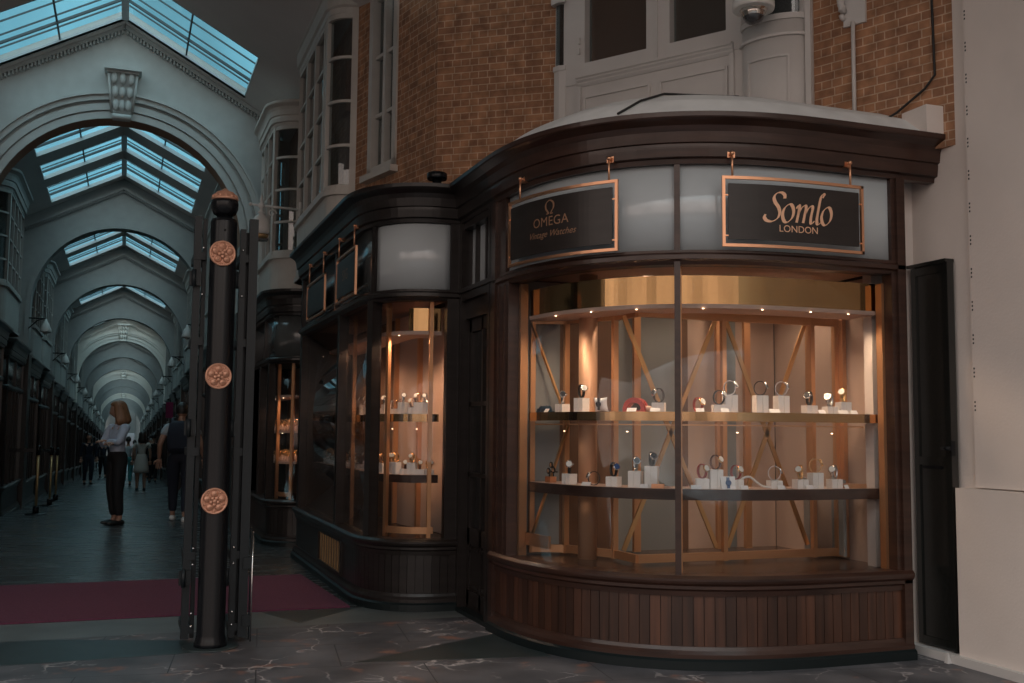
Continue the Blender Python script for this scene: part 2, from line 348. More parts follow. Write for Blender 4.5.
# text ------------------------------------------------------------------
def text_polys(s, size, shear=0, space=1.0):
    cu = bpy.data.curves.new('lettering', 'FONT'); cu.body = s; cu.size = size; cu.align_x = 'CENTER'; cu.shear = shear; cu.space_character = space; cu.resolution_u = 6
    o = bpy.data.objects.new('lettering', cu); C.objects.link(o); bpy.context.view_layer.update()
    me = bpy.data.meshes.new_from_object(o.evaluated_get(bpy.context.evaluated_depsgraph_get()))
    vs = [(v.co.x, v.co.y) for v in me.vertices]; fs = [tuple(p.vertices) for p in me.polygons]
    bpy.data.objects.remove(o); bpy.data.meshes.remove(me); return vs, fs
def cr(pts, n=8, closed=False):
    out = []; m = len(pts); g = (lambda i: pts[i % m]) if closed else (lambda i: pts[max(0, min(m-1, i))])
    for i in range(m if closed else m-1):
        p0, p1, p2, p3 = g(i-1), g(i), g(i+1), g(i+2)
        for k in range(n):
            t = k/n
            out.append(tuple(.5*((2*p1[j])+(-p0[j]+p2[j])*t+(2*p0[j]-5*p1[j]+4*p2[j]-p3[j])*t*t+(-p0[j]+3*p1[j]-3*p2[j]+p3[j])*t**3) for j in (0, 1)))
    out.append(pts[0] if closed else pts[-1]); return out
def nib(strokes, w, ang, minw=.03):
    """broad-nib ribbons -> (verts, faces)"""
    vs = []; fs = []
    dx, dy = math.cos(ang)*w/2, math.sin(ang)*w/2
    for st in strokes:
        prev = None
        for i, (x, y) in enumerate(st):
            a = st[max(0, i-1)]; b = st[min(len(st)-1, i+1)]; tx, ty = b[0]-a[0], b[1]-a[1]; l = math.hypot(tx, ty) or 1; nx, ny = -ty/l, tx/l
            k = dx*nx+dy*ny; hw = math.copysign(max(abs(k), minw/2), 1)
            vs += [(x+nx*hw, y+ny*hw), (x-nx*hw, y-ny*hw)]
            if prev is not None: fs.append((prev, prev+1, prev+3, prev+2))
            prev = len(vs)-2
    return vs, fs
def on_path(mb, vf, path, t0, zc, out, scale=1.0, shear=0):
    vs, fs = vf
    b0 = []
    for x, y in vs:
        (p, n) = path.at(t0+(x+shear*y)*scale, out); b0.append((p[0], p[1], zc+y*scale))
    b = mb.add(b0)
    for f in fs: mb.face([b+i for i in f])

# ------------------------------------------------------------------ camera
YAW, PITCH, ROLL, HCAM = math.radians(20.1249), math.atan(89.5/1050), math.radians(.55), 1.35
def camera():
    cp, sp = math.cos(PITCH), math.sin(PITCH)
    f = Vector((math.sin(YAW)*cp, math.cos(YAW)*cp, sp)); r0 = Vector((math.cos(YAW), -math.sin(YAW), 0)); u0 = r0.cross(f)
    c, s = math.cos(ROLL), math.sin(ROLL); r = c*r0+s*u0; u = -s*r0+c*u0
    cam = bpy.data.cameras.new('camera'); cam.sensor_width = 36; cam.lens = 1050/1024*36; cam.clip_end = 400
    o = bpy.data.objects.new('camera', cam); C.objects.link(o)
    m = Matrix((r, u, -f)).transposed().to_4x4(); m.translation = Vector((0, 0, HCAM)); o.matrix_world = m
    sc.camera = o
camera()
def zf(y): return -.025*max(0, y-15)
CX = -.2
# ------------------------------------------------------------------ world and render look
def world():
    w = bpy.data.worlds.new('sky'); sc.world = w; w.use_nodes = True; nt = w.node_tree; nt.nodes.clear()
    out = N(nt, 'ShaderNodeOutputWorld'); bg = N(nt, 'ShaderNodeBackground'); bg.inputs[1].default_value = 1.0
    tc = N(nt, 'ShaderNodeTexCoord'); sx = N(nt, 'ShaderNodeSeparateXYZ'); nt.links.new(tc.outputs['Generated'], sx.inputs[0])
    def ramp(stops):
        r = N(nt, 'ShaderNodeValToRGB'); e = r.color_ramp.elements; e[0].position = stops[0][0]; e[0].color = stops[0][1]+(1,); e[1].position = stops[-1][0]; e[1].color = stops[-1][1]+(1,)
        for p, c in stops[1:-1]: k = e.new(p); k.color = c+(1,)
        mr = N(nt, 'ShaderNodeMapRange'); mr.inputs[1].default_value = -1; mr.inputs[2].default_value = 1; nt.links.new(sx.outputs[2], mr.inputs[0]); nt.links.new(mr.outputs[0], r.inputs[0]); return r
    # sky beyond the roofs, and the street side behind the entrance (pale sunlit buildings under a bright sky)
    blue = ramp([(0, (.08, .08, .08)), (.495, (.10, .11, .12)), (.51, (.30, .52, .62)), (.60, (.30, .70, .86)), (.72, (.33, .72, .86)), (.82, (1.6, 2.1, 2.2)), (1, (2.2, 2.8, 2.9))])
    warm = ramp([(0, (.20, .17, .15)), (.49, (.26, .22, .20)), (.52, (1.05, .84, .74)), (.64, (1.35, 1.12, 1.0)), (.72, (1.6, 1.45, 1.35)), (.85, (1.6, 1.9, 2.0)), (1, (2.2, 2.8, 2.9))])
    mr = N(nt, 'ShaderNodeMapRange'); mr.inputs[1].default_value = .15; mr.inputs[2].default_value = -.15; cb = N(nt, 'ShaderNodeVectorMath', operation='DOT_PRODUCT'); cb.inputs[1].default_value = (.55, .83, 0); nt.links.new(tc.outputs['Generated'], cb.inputs[0]); nt.links.new(cb.outputs['Value'], mr.inputs[0])
    mx = N(nt, 'ShaderNodeMix', data_type='RGBA'); nt.links.new(mr.outputs[0], mx.inputs[0]); nt.links.new(blue.outputs[0], mx.inputs[6]); nt.links.new(warm.outputs[0], mx.inputs[7])
    mp = N(nt, 'ShaderNodeMapping'); mp.inputs['Scale'].default_value = (1, 1, .35); nt.links.new(tc.outputs['Generated'], mp.inputs[0])
    nz = N(nt, 'ShaderNodeTexNoise'); nz.inputs['Scale'].default_value = 6; nz.inputs['Detail'].default_value = 3; nt.links.new(mp.outputs[0], nz.inputs['Vector'])
    m2 = N(nt, 'ShaderNodeMapRange'); m2.inputs[1].default_value = .35; m2.inputs[2].default_value = .65; m2.inputs[3].default_value = .6; m2.inputs[4].default_value = 1.45; nt.links.new(nz.outputs[0], m2.inputs[0])
    mm = N(nt, 'ShaderNodeMix', data_type='RGBA', blend_type='MULTIPLY'); mm.inputs[0].default_value = 1
    nt.links.new(mx.outputs[2], mm.inputs[6]); nt.links.new(m2.outputs[0], mm.inputs[7]); nt.links.new(mm.outputs[2], bg.inputs[0]); nt.links.new(bg.outputs[0], out.inputs[0])
world()
sc.view_settings.view_transform = 'Standard'; sc.view_settings.look = 'None'; sc.view_settings.gamma = 1; sc.view_settings.use_curve_mapping = False
sc.view_settings.exposure = -.08
cy = sc.cycles; cy.use_denoising = True; cy.max_bounces = 8; cy.transparent_max_bounces = 24; cy.diffuse_bounces = 4; cy.glossy_bounces = 4; cy.caustics_reflective = False; cy.caustics_refractive = False
cy.sample_clamp_indirect = 4
def light(name, kind, loc, energy, col, size=.1, parent=None, rot=None, spot=None):
    l = bpy.data.lights.new(name, kind); l.energy = energy; l.color = col
    if kind == 'AREA': l.shape = 'RECTANGLE' if isinstance(size, tuple) else 'SQUARE'; l.size = size[0] if isinstance(size, tuple) else size; l.size_y = size[1] if isinstance(size, tuple) else size
    else: l.shadow_soft_size = size
    if spot: l.spot_size = spot; l.spot_blend = .6
    o = bpy.data.objects.new(name, l); C.objects.link(o); o.location = loc
    if rot: o.rotation_euler = rot
    if parent: o.parent = parent
    return o
# ------------------------------------------------------------------ floor
def poly(mb, pts, z, th=.0):
    b = mb.add([(x, y, z) for x, y in pts]); mb.face([b+i for i in range(len(pts))])
def slab(mb, pts, z0, z1):
    k = len(pts); b = mb.add([(x, y, z0) for x, y in pts]+[(x, y, z1) for x, y in pts])
    mb.face([b+i for i in range(k)][::-1]); mb.face([b+k+i for i in range(k)])
    for i in range(k): mb.face([b+i, b+(i+1) % k, b+k+(i+1) % k, b+k+i])
struct(mk('floor', lambda m: slab(m, [(-6, -8), (6, -8), (6, 7.42), (-6, 7.42)], -.1, 0), 'marble'))
struct(mk('floor_band', lambda m: slab(m, [(-6, 7.42), (3.2, 7.42), (3.2, 8.04), (-6, 8.04)], -.1, 0), 'paleslab'))
def arcade_floor(m):
    b = m.add([(-2.6, 8.04, 0), (2.6, 8.04, 0), (2.6, 15, 0), (-2.6, 15, 0), (2.6, 125, zf(125)), (-2.6, 125, zf(125))])
    m.face([b, b+1, b+2, b+3]); m.face([b+3, b+2, b+4, b+5])
struct(mk('floor_arcade', arcade_floor, 'slate'))
def inlays(m):
    slab(m, [(-2.2, 6.75), (-.61, 6.68), (.46, 6.72), (.42, 7.12), (-.37, 7.40), (-2.2, 7.40)], -.02, .0015)
    slab(m, [(1.30, 6.17), (2.42, 6.78), (2.46, 6.5), (2.46, 5.98)], -.02, .0015)
    slab(m, [(1.20, 7.52), (1.70, 8.03), (1.0, 8.03)], -.02, .0015)
struct(mk('floor_inlay', inlays, 'darkslab'))
tag(mk('carpet_runner', lambda m: slab(m, [(-2.1, 8.05), (1.66, 8.06), (1.58, 9.93), (-2.1, 9.93)], .0005, .011), 'carpet'), 'plain purple carpet strip laid across the arcade entrance', 'carpet')
# ------------------------------------------------------------------ splayed upper facade
P1 = (3.2, 7.76); P2 = (4.4, 5.96); B1 = (2.37, 8.37); C2 = (4.79, 5.04); W0 = (2.0, 9.91)
ZT = 6.2
def bwall(m, a, b, z0, z1, th=.25, holes=()):
    """brick wall from a to b (outward is right of travel), holes = (s0,s1,z0,z1)"""
    L = math.dist(a, b); dx, dy = (b[0]-a[0])/L, (b[1]-a[1])/L; n = (dy, -dx)
    ss = sorted({0, L} | {h[0] for h in holes} | {h[1] for h in holes}); zs = sorted({z0, z1} | {h[2] for h in holes} | {h[3] for h in holes})
    for s0, s1 in zip(ss, ss[1:]):
        for q0, q1 in zip(zs, zs[1:]):
            if any(h[0] <= s0+1e-6 and s1 <= h[1]+1e-6 and h[2] <= q0+1e-6 and q1 <= h[3]+1e-6 for h in holes): continue
            P = lambda s, z, o: (a[0]+dx*s-n[0]*o, a[1]+dy*s-n[1]*o, z)
            v = m.add([P(s0, q0, 0), P(s1, q0, 0), P(s1, q1, 0), P(s0, q1, 0), P(s0, q0, th), P(s1, q0, th), P(s1, q1, th), P(s0, q1, th)])
            uv = [(s0, q0), (s1, q0), (s1, q1), (s0, q1)]
            m.face([v, v+1, v+2, v+3], uv=uv); m.face([v+7, v+6, v+5, v+4], uv=uv[::-1])
            for a0, a1, b1, b0 in ((0, 1, 5, 4), (1, 2, 6, 5), (2, 3, 7, 6), (3, 0, 4, 7)): m.face([v+a0, v+a1, v+b1, v+b0], uv=[(0, 0), (.2, 0), (.2, .2), (0, .2)])
struct(mk('wall_brick_centre', lambda m: bwall(m, B1, P1, 3.15, ZT), 'brick'))
struct(mk('wall_brick_right', lambda m: bwall(m, P2, C2, 3.15, ZT), 'brick'))
# side wall with tall sash window, s: .42..1.12 of 1.42 from W0 side
LW = math.dist(W0, B1); WS0, WS1 = .29, .86
struct(mk('wall_brick_left', lambda m: bwall(m, W0, B1, 3.15, ZT, holes=((WS0, WS1, 3.72, 6.0),)), 'brick'))
struct(mk('wall_brick_side', lambda m: bwall(m, (2.0, 15.3), W0, 2.9, 7.4), 'brick'))
# room behind the windows
def backing(m):
    slab(m, [(2.9, 14.5), (3.1, 14.5), (5.3, 6.6), (5.2, 6.3)], 3.1, 7.0)
struct(mk('wall_inner_room', backing, 'room'))
# flat sash window in the left brick wall
def flatwin(name, a, b, s0, s1, z0, z1, cols, rows, backmat, out=.02, fw=.07):
    L = math.dist(a, b); d = ((b[0]-a[0])/L, (b[1]-a[1])/L); pth = Path([a, b], .5); r = sempty(name)
    f = MB()
    for s in (s0+fw/2, s1-fw/2): post(f, pth, s, fw, -.12, out, z0, z1)
    for z in (z0, z1-fw): sweep(f, pth, s0, s1, rect(-.12, out, z, z+fw), m=1)
    sweep(f, pth, s0-.03, s1+.03, rect(-.1, out+.06, z0-.06, z0), m=1)
    for i in range(1, cols): post(f, pth, s0+(s1-s0)*i/cols, .05, -.08, 0, z0, z1)
    for i in range(1, rows): sweep(f, pth, s0, s1, rect(-.08, -.02, z0+(z1-z0)*i/rows-.016, z0+(z1-z0)*i/rows+.016), m=1)
    f.build('window_frame', 'cream', r)
    mk('pane', lambda m: sweep(m, pth, s0+.02, s1-.02, rect(-.065, -.06, z0, z1), m=1), 'upglass', r)
    mk('window_back', lambda m: sweep(m, pth, s0-.05, s1+.05, rect(-.6, -.57, z0-.2, z1), m=1), backmat, r)
    return r
flatwin('window_1', W0, B1, WS0, WS1, 3.72, 6.0, 2, 4, 'room')
# generic bay window (on a Path), z: apron bottom, glass bottom, glass top, cornice top
def cornice_prof(z0, z1, o, back=-.05):
    h = z1-z0
    return [(back, z0), (.015, z0), (.02, z0+.10*h), (.18*o+.02, z0+.13*h), (.22*o+.02, z0+.30*h), (.36*o, z0+.34*h), (.36*o, z0+.40*h), (.46*o, z0+.42*h), (.52*o, z0+.64*h), (.62*o, z0+.76*h), (.85*o, z0+.84*h), (.96*o, z0+.87*h), (o, z0+.90*h), (o, z1), (back, z1)]
def baywin(name, pts, z0, zg, zt, zc, mull, rows, wm='cream', backmat='room', co=.14, backoff=.35):
    p = Path(pts, .05); r = sempty(name)
    mk('apron', lambda m: (sweep(m, p, 0, p.len, rect(-.06, 0, z0, zg-.02)), sweep(m, p, 0, p.len, rect(-.06, .035, zg-.05, zg)), sweep(m, p, 0, p.len, rect(-.06, .02, z0, z0+.05))), wm, r)
    f = MB()
    for t in mull: post(f, p, t, .06, -.05, .015, zg, zt)
    for i in range(1, rows): z = zg+(zt-zg)*i/rows; sweep(f, p, 0, p.len, rect(-.035, .0, z-.014, z+.014))
    sweep(f, p, 0, p.len, rect(-.05, .01, zg, zg+.05)); sweep(f, p, 0, p.len, rect(-.05, .01, zt-.05, zt)); f.build('window_frame', wm, r)
    mk('pane', lambda m: sweep(m, p, 0, p.len, rect(-.026, -.022, zg, zt), smooth=False), 'upglass', r)
    mk('cornice', lambda m: (sweep(m, p, 0, p.len, cornice_prof(zt, zc, co)), slab(m, [q[0] for q in p.cut(0, p.len, 10)], zc-.04, zc-.005)), wm, r)
    a, b = p.at(0)[0], p.at(p.len)[0]
    return r
def qarc(cx, cy, rx, ry, a0, a1, n=7): return [(cx+rx*math.cos(math.radians(a0+(a1-a0)*i/n)), cy+ry*math.sin(math.radians(a0+(a1-a0)*i/n))) for i in range(n+1)]
def bayR(xw, xf, y0, y1, rc=.3):
    """plan of a bay on a wall facing -X, from far to near"""
    d = xw-xf
    return qarc(xw, y1-rc, d, rc, 90, 180)+qarc(xw, y0+rc, d, rc, 180, 270)
def baymull(p, L, n): return [.03]+[L*i/n for i in range(1, n)]+[L-.03]
pb = bayR(2.0, 1.75, 9.92, 12.15, .24); Lb = Path(pb).len
baywin('window_2', pb, 3.0, 3.66, 5.42, 5.96, [.03, .36, .9, 1.45, 2.0, Lb-.40, Lb-.03], 4, backmat='roomred')
mk('drape', lambda m: [box(m, (1.98, 10.25, 4.75), (.1, .26, .5)), box(m, (2.02, 10.25, 4.2), (.05, .22, .6))], 'roomorange', None)
bpy.data.objects['drape']['kind'] = 'structure'; bpy.data.objects['drape'].name = 'trim_drape'
pb2 = bayR(2.0, 1.60, 12.75, 14.55, .34); Lb2 = Path(pb2).len
baywin('window_3', pb2, 2.9, 3.47, 5.08, 5.36, [.03, .45, .95, 1.35, Lb2-.50, Lb2-.03], 4, co=.12)
# white panelled bow with french doors (window_4)
pf = Path([P1, P2], .1); LF = pf.len
def bow():
    r = sempty('window_4'); wm = 'white'
    # main panelling: from .17 to 1.62
    def body(m):
        sweep(m, pf, .10, 1.66, rect(-.08, .02, 3.2, 4.13), m=1)
        for a, b in ((.10, .30), (.86, 1.06), (1.52, 1.66)): sweep(m, pf, a, b, rect(-.08, .03, 4.13, ZT), m=1)
        sweep(m, pf, .30, .86, rect(-.08, .03, 4.13, 4.29), m=1); sweep(m, pf, 1.06, 1.52, rect(-.08, .03, 4.13, 4.29), m=1)
        # left narrow return, curved
    mk('panelling', body, wm, r)
    def mould(m):
        sweep(m, pf, .24, 1.58, [(0, 4.10), (.03, 4.10), (.045, 4.12), (.045, 4.13), (.06, 4.145), (.06, 4.155), (.075, 4.165), (.075, 4.18), (0, 4.19)], m=1)
        for a, b in ((.30, .88), (.98, 1.52)):
            for s in (a, b): post(m, pf, s, .02, .015, .035, 3.45, 4.02)
            sweep(m, pf, a, b, rect(.015, .035, 4.0, 4.02), m=1)
        for s in (.255, 1.57): post(m, pf, s, .03, .015, .05, 3.3, 4.1)
    mk('moulding', mould, wm, r)
    def sash(m):
        for a, b in ((.30, .90), (1.02, 1.56)):
            pass
        post(m, pf, .955, .012, .03, .045, 4.15, ZT)
        for s, z in ((.255, 4.42), (.255, 4.5)): post(m, pf, s, .015, .03, .05, z-.05, z)
    mk('hinge', sash, wm, r)
    mk('pane', lambda m: (sweep(m, pf, .28, .90, rect(-.05, -.045, 4.2, ZT), m=1), sweep(m, pf, 1.02, 1.56, rect(-.05, -.045, 4.2, ZT), m=1)), 'upglass', r)
    mk('roller_blind', lambda m: (sweep(m, pf, .28, .90, rect(-.09, -.08, 4.2, ZT), m=1)), 'roomroller', r)
    mk('roller_blind', lambda m: (sweep(m, pf, 1.02, 1.56, rect(-.09, -.08, 4.2, ZT), m=1)), 'roombrown', r)
    # left curved return with narrow sash
    q0 = pf.at(0, -.02)[0]; q1 = pf.at(.12, .03)[0]; qm = pf.at(.03, .04)[0]
    pl = Path([q0, pf.at(0, .03)[0], pf.at(.05, .05)[0], q1], .02)
    mk('corner_panel', lambda m: (sweep(m, pl, 0, pl.len, rect(-.05, 0, 3.2, 4.28), smooth=False), sweep(m, pl, 0, pl.len, rect(-.03, .01, 4.27, 4.31)), sweep(m, pl, 0, .02, rect(-.03, .012, 4.3, ZT)), sweep(m, pl, 0, pl.len, rect(-.03, .03, 4.83, 4.88))), wm, r)
    mk('pane', lambda m: sweep(m, pl, 0, pl.len, rect(-.02, -.015, 4.3, ZT)), 'upglass', r)
    # right half-round turret
    c = []
    for i in range(13):
        a = PI*i/12; c.append(pf.at(1.88-.24*math.cos(a), .13*math.sin(a)+.0)[0])
    pt = Path(c, .02)
    mk('turret_panel', lambda m: (sweep(m, pt, 0, pt.len, rect(-.05, 0, 3.2, 4.27), smooth=True, m=40), sweep(m, pt, 0, pt.len, rect(-.03, .018, 4.12, 4.14), m=40), sweep(m, pt, 0, pt.len, rect(-.03, .012, 4.24, 4.28), m=40)), wm, r)
    def rp(m):
        for s in (.14, .44): post(m, pt, s, .014, -.01, .012, 3.3, 3.98)
        sweep(m, pt, .14, .44, rect(-.01, .012, 3.97, 3.985))
        for s in (.03, pt.len-.03): post(m, pt, s, .05, -.03, .01, 4.28, ZT)
    mk('moulding', rp, wm, r)
    mk('pane', lambda m: sweep(m, pt, 0, pt.len, rect(-.02, -.016, 4.27, ZT), m=24), 'upglass', r)
    mk('pilaster', lambda m: (sweep(m, pf, 2.08, 2.20, rect(-.05, .03, 3.2, ZT), m=1), sweep(m, pf, 2.12, 2.16, rect(-.05, .05, 3.2, ZT), m=1)), wm, r)
    mk('room_back', lambda m: sweep(m, pf, -.1, LF+.1, rect(-.62, -.6, 3.2, ZT), m=1), 'room', r)
bow()
# bracket, conduit, cables and cameras on the upper facade
pr = Path([P2, C2], .1)
def brk():
    t = thing('wall_bracket', 'grey bracket with a curled end fixed high on the brick wall', 'bracket')
    mk('back_plate', lambda m: sweep(m, pr, .24, .40, rect(0, .02, 4.10, 4.9), m=1), 'white', t)
    def arm(m):
        pts = [pr.at(.27, .05)[0]+(4.9,)]; P = lambda o, z: pr.at(.25, o)[0]+(z,)
        tube(m, [P(.02, 4.9), P(.08, 4.6), P(.10, 4.38), P(.07, 4.24), P(.03, 4.2)], .022)
        for k in range(1): tube(m, [pr.at(.245, .03+.035*math.cos(a*PI/6))[0]+(4.2+.045*math.sin(a*PI/6),) for a in range(0, 12)], .016)
    mk('scroll_arm', arm, 'white', t)
brk()
tag(mk('conduit_pipe', lambda m: tube(m, [pr.at(.315, .03)[0]+(3.3,), pr.at(.315, .03)[0]+(4.12,)], .014), 'white'), 'thin vertical pipe running down the brick below the bracket', 'pipe')
tag(mk('black_cable', lambda m: tube(m, [pr.at(.84, .02)[0]+(5.0,), pr.at(.85, .02)[0]+(4.4,), pr.at(.86, .015)[0]+(3.62,), pr.at(.80, .03)[0]+(3.54,), pr.at(.62, .05)[0]+(3.42,), pr.at(.5, .08)[0]+(3.36,)], .008, 6), 'cable'), 'black cable hanging down the right edge of the brick wall', 'cable')
def dome():
    q = pf.at(1.85, .30)[0]; t = thing('security_camera', 'white dome camera with smoked glass on the white bay', 'camera', (q[0], q[1], 4.17))
    mk('housing', lambda m: lathe(m, [(.14, .10), (.145, .12), (.145, .15), (.12, .17), (.10, .30), (.06, .34)], n=28), 'lampwhite', t)
    mk('housing_rim', lambda m: lathe(m, [(.085, .08), (.095, .10), (.10, .105)], n=28), 'silver', t)
    d = mk('dome', lambda m: ball(m, (0, 0, .09), .082, 20), 'silver', t)
    mk('dome_window', lambda m: lathe(m, [(.002, -.003), (.03, .002), (.055, .018), (.073, .045), (.0735, .052)], (0, 0, 0), 24), 'domeglass', d)
    a = pf.at(1.85, .1)[0]
    mk('wall_arm', lambda m: beam(m, (0, 0, .32), (a[0]-q[0], a[1]-q[1], .32), .07), 'lampwhite', t)
dome()
# ------------------------------------------------------------------ right hand wall
def rwall(m):
    hexa(m, [(4.78, -6, 0), (4.78, 5.56, 0), (4.78, 5.56, 6.5), (4.78, -6, 6.5)], (.3, 0, 0))
    hexa(m, [(4.745, -6, 1.043), (4.745, 4.94, 1.043), (4.745, 4.94, 6.5), (4.745, -6, 6.5)], (.04, 0, 0))
    hexa(m, [(4.70, -6, 0), (4.70, 5.055, 0), (4.70, 5.055, 1.035), (4.70, -6, 1.035)], (.085, 0, 0))
    hexa(m, [(4.44, 5.46, 0), (4.95, 5.46, 0), (4.95, 5.46, 3.0), (4.44, 5.46, 3.0)], (0, .08, 0))
struct(mk('wall_right', rwall, 'wallwhite'))
def pins(m):
    for i in range(18):
        z = 1.5+i*.16*1.25
        for k in range(3): box(m, (4.7445, 4.925, z+k*.024), (.003, .009, .011))
mk('wall_fixing_holes', pins, 'cable', bpy.data.objects['wall_right'])
struct(mk('baseboard_right', lambda m: (hexa(m, [(4.66, -6, 0), (4.66, 5.46, 0), (4.66, 5.46, .05), (4.66, -6, .05)], (.13, 0, 0)), box(m, (4.645, 5.09, .03), (.03, .03, .06), taper=.3)), 'white'))
def sdoor():
    r = sempty('door_1', (4.775, .108, 0))
    mk('door_leaf', lambda m: box(m, (-.03, 5.15, 1.235), (.035, .31, 2.35)), 'doorpaint', r)
    def st(m):
        for y in (5.015, 5.285): box(m, (-.052, y, 1.235), (.014, .04, 2.35))
        for z in (.085, 1.19, 2.385): box(m, (-.052, 5.15, z), (.013, .23, .05))
        box(m, (-.045, 4.985, 1.235), (.05, .02, 2.36)); box(m, (-.045, 5.15, 2.425), (.07, .34, .02))
    mk('door_frame', st, 'doorpaint', r)
    mk('door_handle', lambda m: (tube(m, [(-.05, 4.98, 1.27), (-.12, 4.98, 1.27)], .012), tube(m, [(-.12, 5.0, 1.27), (-.12, 4.93, 1.27)], .013), box(m, (-.07, 4.965, 1.27), (.03, .012, .09))), 'blackmat', r)
    mk('letter_plate', lambda m: box(m, (-.055, 5.16, 1.15), (.012, .16, .018)), 'blackmat', r)
sdoor()
# ------------------------------------------------------------------ ceiling over the entrance, front skylight
def roofpiece(m, y0, y1, zapex, zeave, hw, sk=None, skw=1.3, th=.03, xr=None):
    """gabled ceiling with a chevron slot sk=(ya,yb) of half width skw"""
    sl = (zapex-zeave)/hw
    def quad(s, xa, xb, ya, yb):
        if yb-ya < 1e-4 or xb-xa < 1e-4: return
        q = [(CX+s*xa, ya, zapex-sl*xa), (CX+s*xb, ya, zapex-sl*xb), (CX+s*xb, yb, zapex-sl*xb), (CX+s*xa, yb, zapex-sl*xa)]
        hexa(m, q, (0, 0, th))
    ys = [y0]; sk = sk or []
    for s in (-1, 1):
        w = hw if s < 0 or not xr else xr
        cur = y0
        for ya, yb in sk:
            quad(s, 0, w, cur, ya); quad(s, skw, w, ya, yb); cur = yb
        quad(s, 0, w, cur, y1)
def skylight(parent, y0, y1, zapex, zeave, hw, skw, nm='window_skylight'):
    """raised light box over a slot: frame + glazing bars + glass"""
    sl = (zapex-zeave)/hw; H = .07; r = sempty(nm) if parent is None else None
    if r is None: r = bpy.data.objects.new('skylight_unit', None); C.objects.link(r); r.parent = parent
    def P(s, x, y, z): return (CX+s*x, y, zapex-sl*x+z)
    fr = MB(); bars = MB(); gl = MB(); low = MB()
    for s in (-1, 1):
        # shaft sides
        hexa(fr, [P(s, 0, y0, 0), P(s, skw, y0, 0), P(s, skw, y0, H), P(s, 0, y0, H)], (0, -.03, 0))
        hexa(fr, [P(s, 0, y1, 0), P(s, skw, y1, 0), P(s, skw, y1, H), P(s, 0, y1, H)], (0, .03, 0))
        hexa(fr, [P(s, skw, y0, 0), P(s, skw, y1, 0), P(s, skw, y1, H), P(s, skw, y0, H)], (s*.03, 0, 0))
        n = 4
        for i in range(1, n): y = y0+(y1-y0)*i/n; beam(bars, P(s, 0, y, H), P(s, skw, y, H), .012, .02)
        beam(bars, P(s, 0, y0+(y1-y0)*.62, H-.02), P(s, skw, y0+(y1-y0)*.62, H-.02), .035, .03)
        for x in (skw*.5,): beam(bars, P(s, x, y0, H), P(s, x, y1, H), .022, .03)
        q = [P(s, 0, y0, H), P(s, skw, y0, H), P(s, skw, y1, H), P(s, 0, y1, H)]; b = gl.add(q); gl.face([b, b+1, b+2, b+3])
    beam(fr, P(1, 0, y0, H-.04), P(1, 0, y1, H-.04), .09, .08)
    fr.build('skylight_frame', 'skyframe', r); bars.build('glazing_bar', 'skybar', r); gl.build('pane', 'skyglass', r)
    return r
struct(mk('ceiling_entrance', lambda m: roofpiece(m, 7.8, 14.6, 6.7, 5.62, 1.95, [(12.75, 14.38)], 1.56, xr=2.3), 'ceil'))
skylight(None, 12.75, 14.38, 6.7, 5.62, 1.95, 1.56, 'window_5')
struct(mk('ceiling_lobby', lambda m: (slab(m, [(-6, 1.5), (5.2, 1.5), (5.2, 7.8), (-6, 7.8)], 6.3, 6.4), slab(m, [(1.9, 7.8), (5.2, 7.8), (5.2, 15), (1.9, 15)], 6.3, 6.4), slab(m, [(-6, 7.8), (-2.1, 7.8), (-2.1, 15), (-6, 15)], 6.3, 6.4)), 'ceil'))
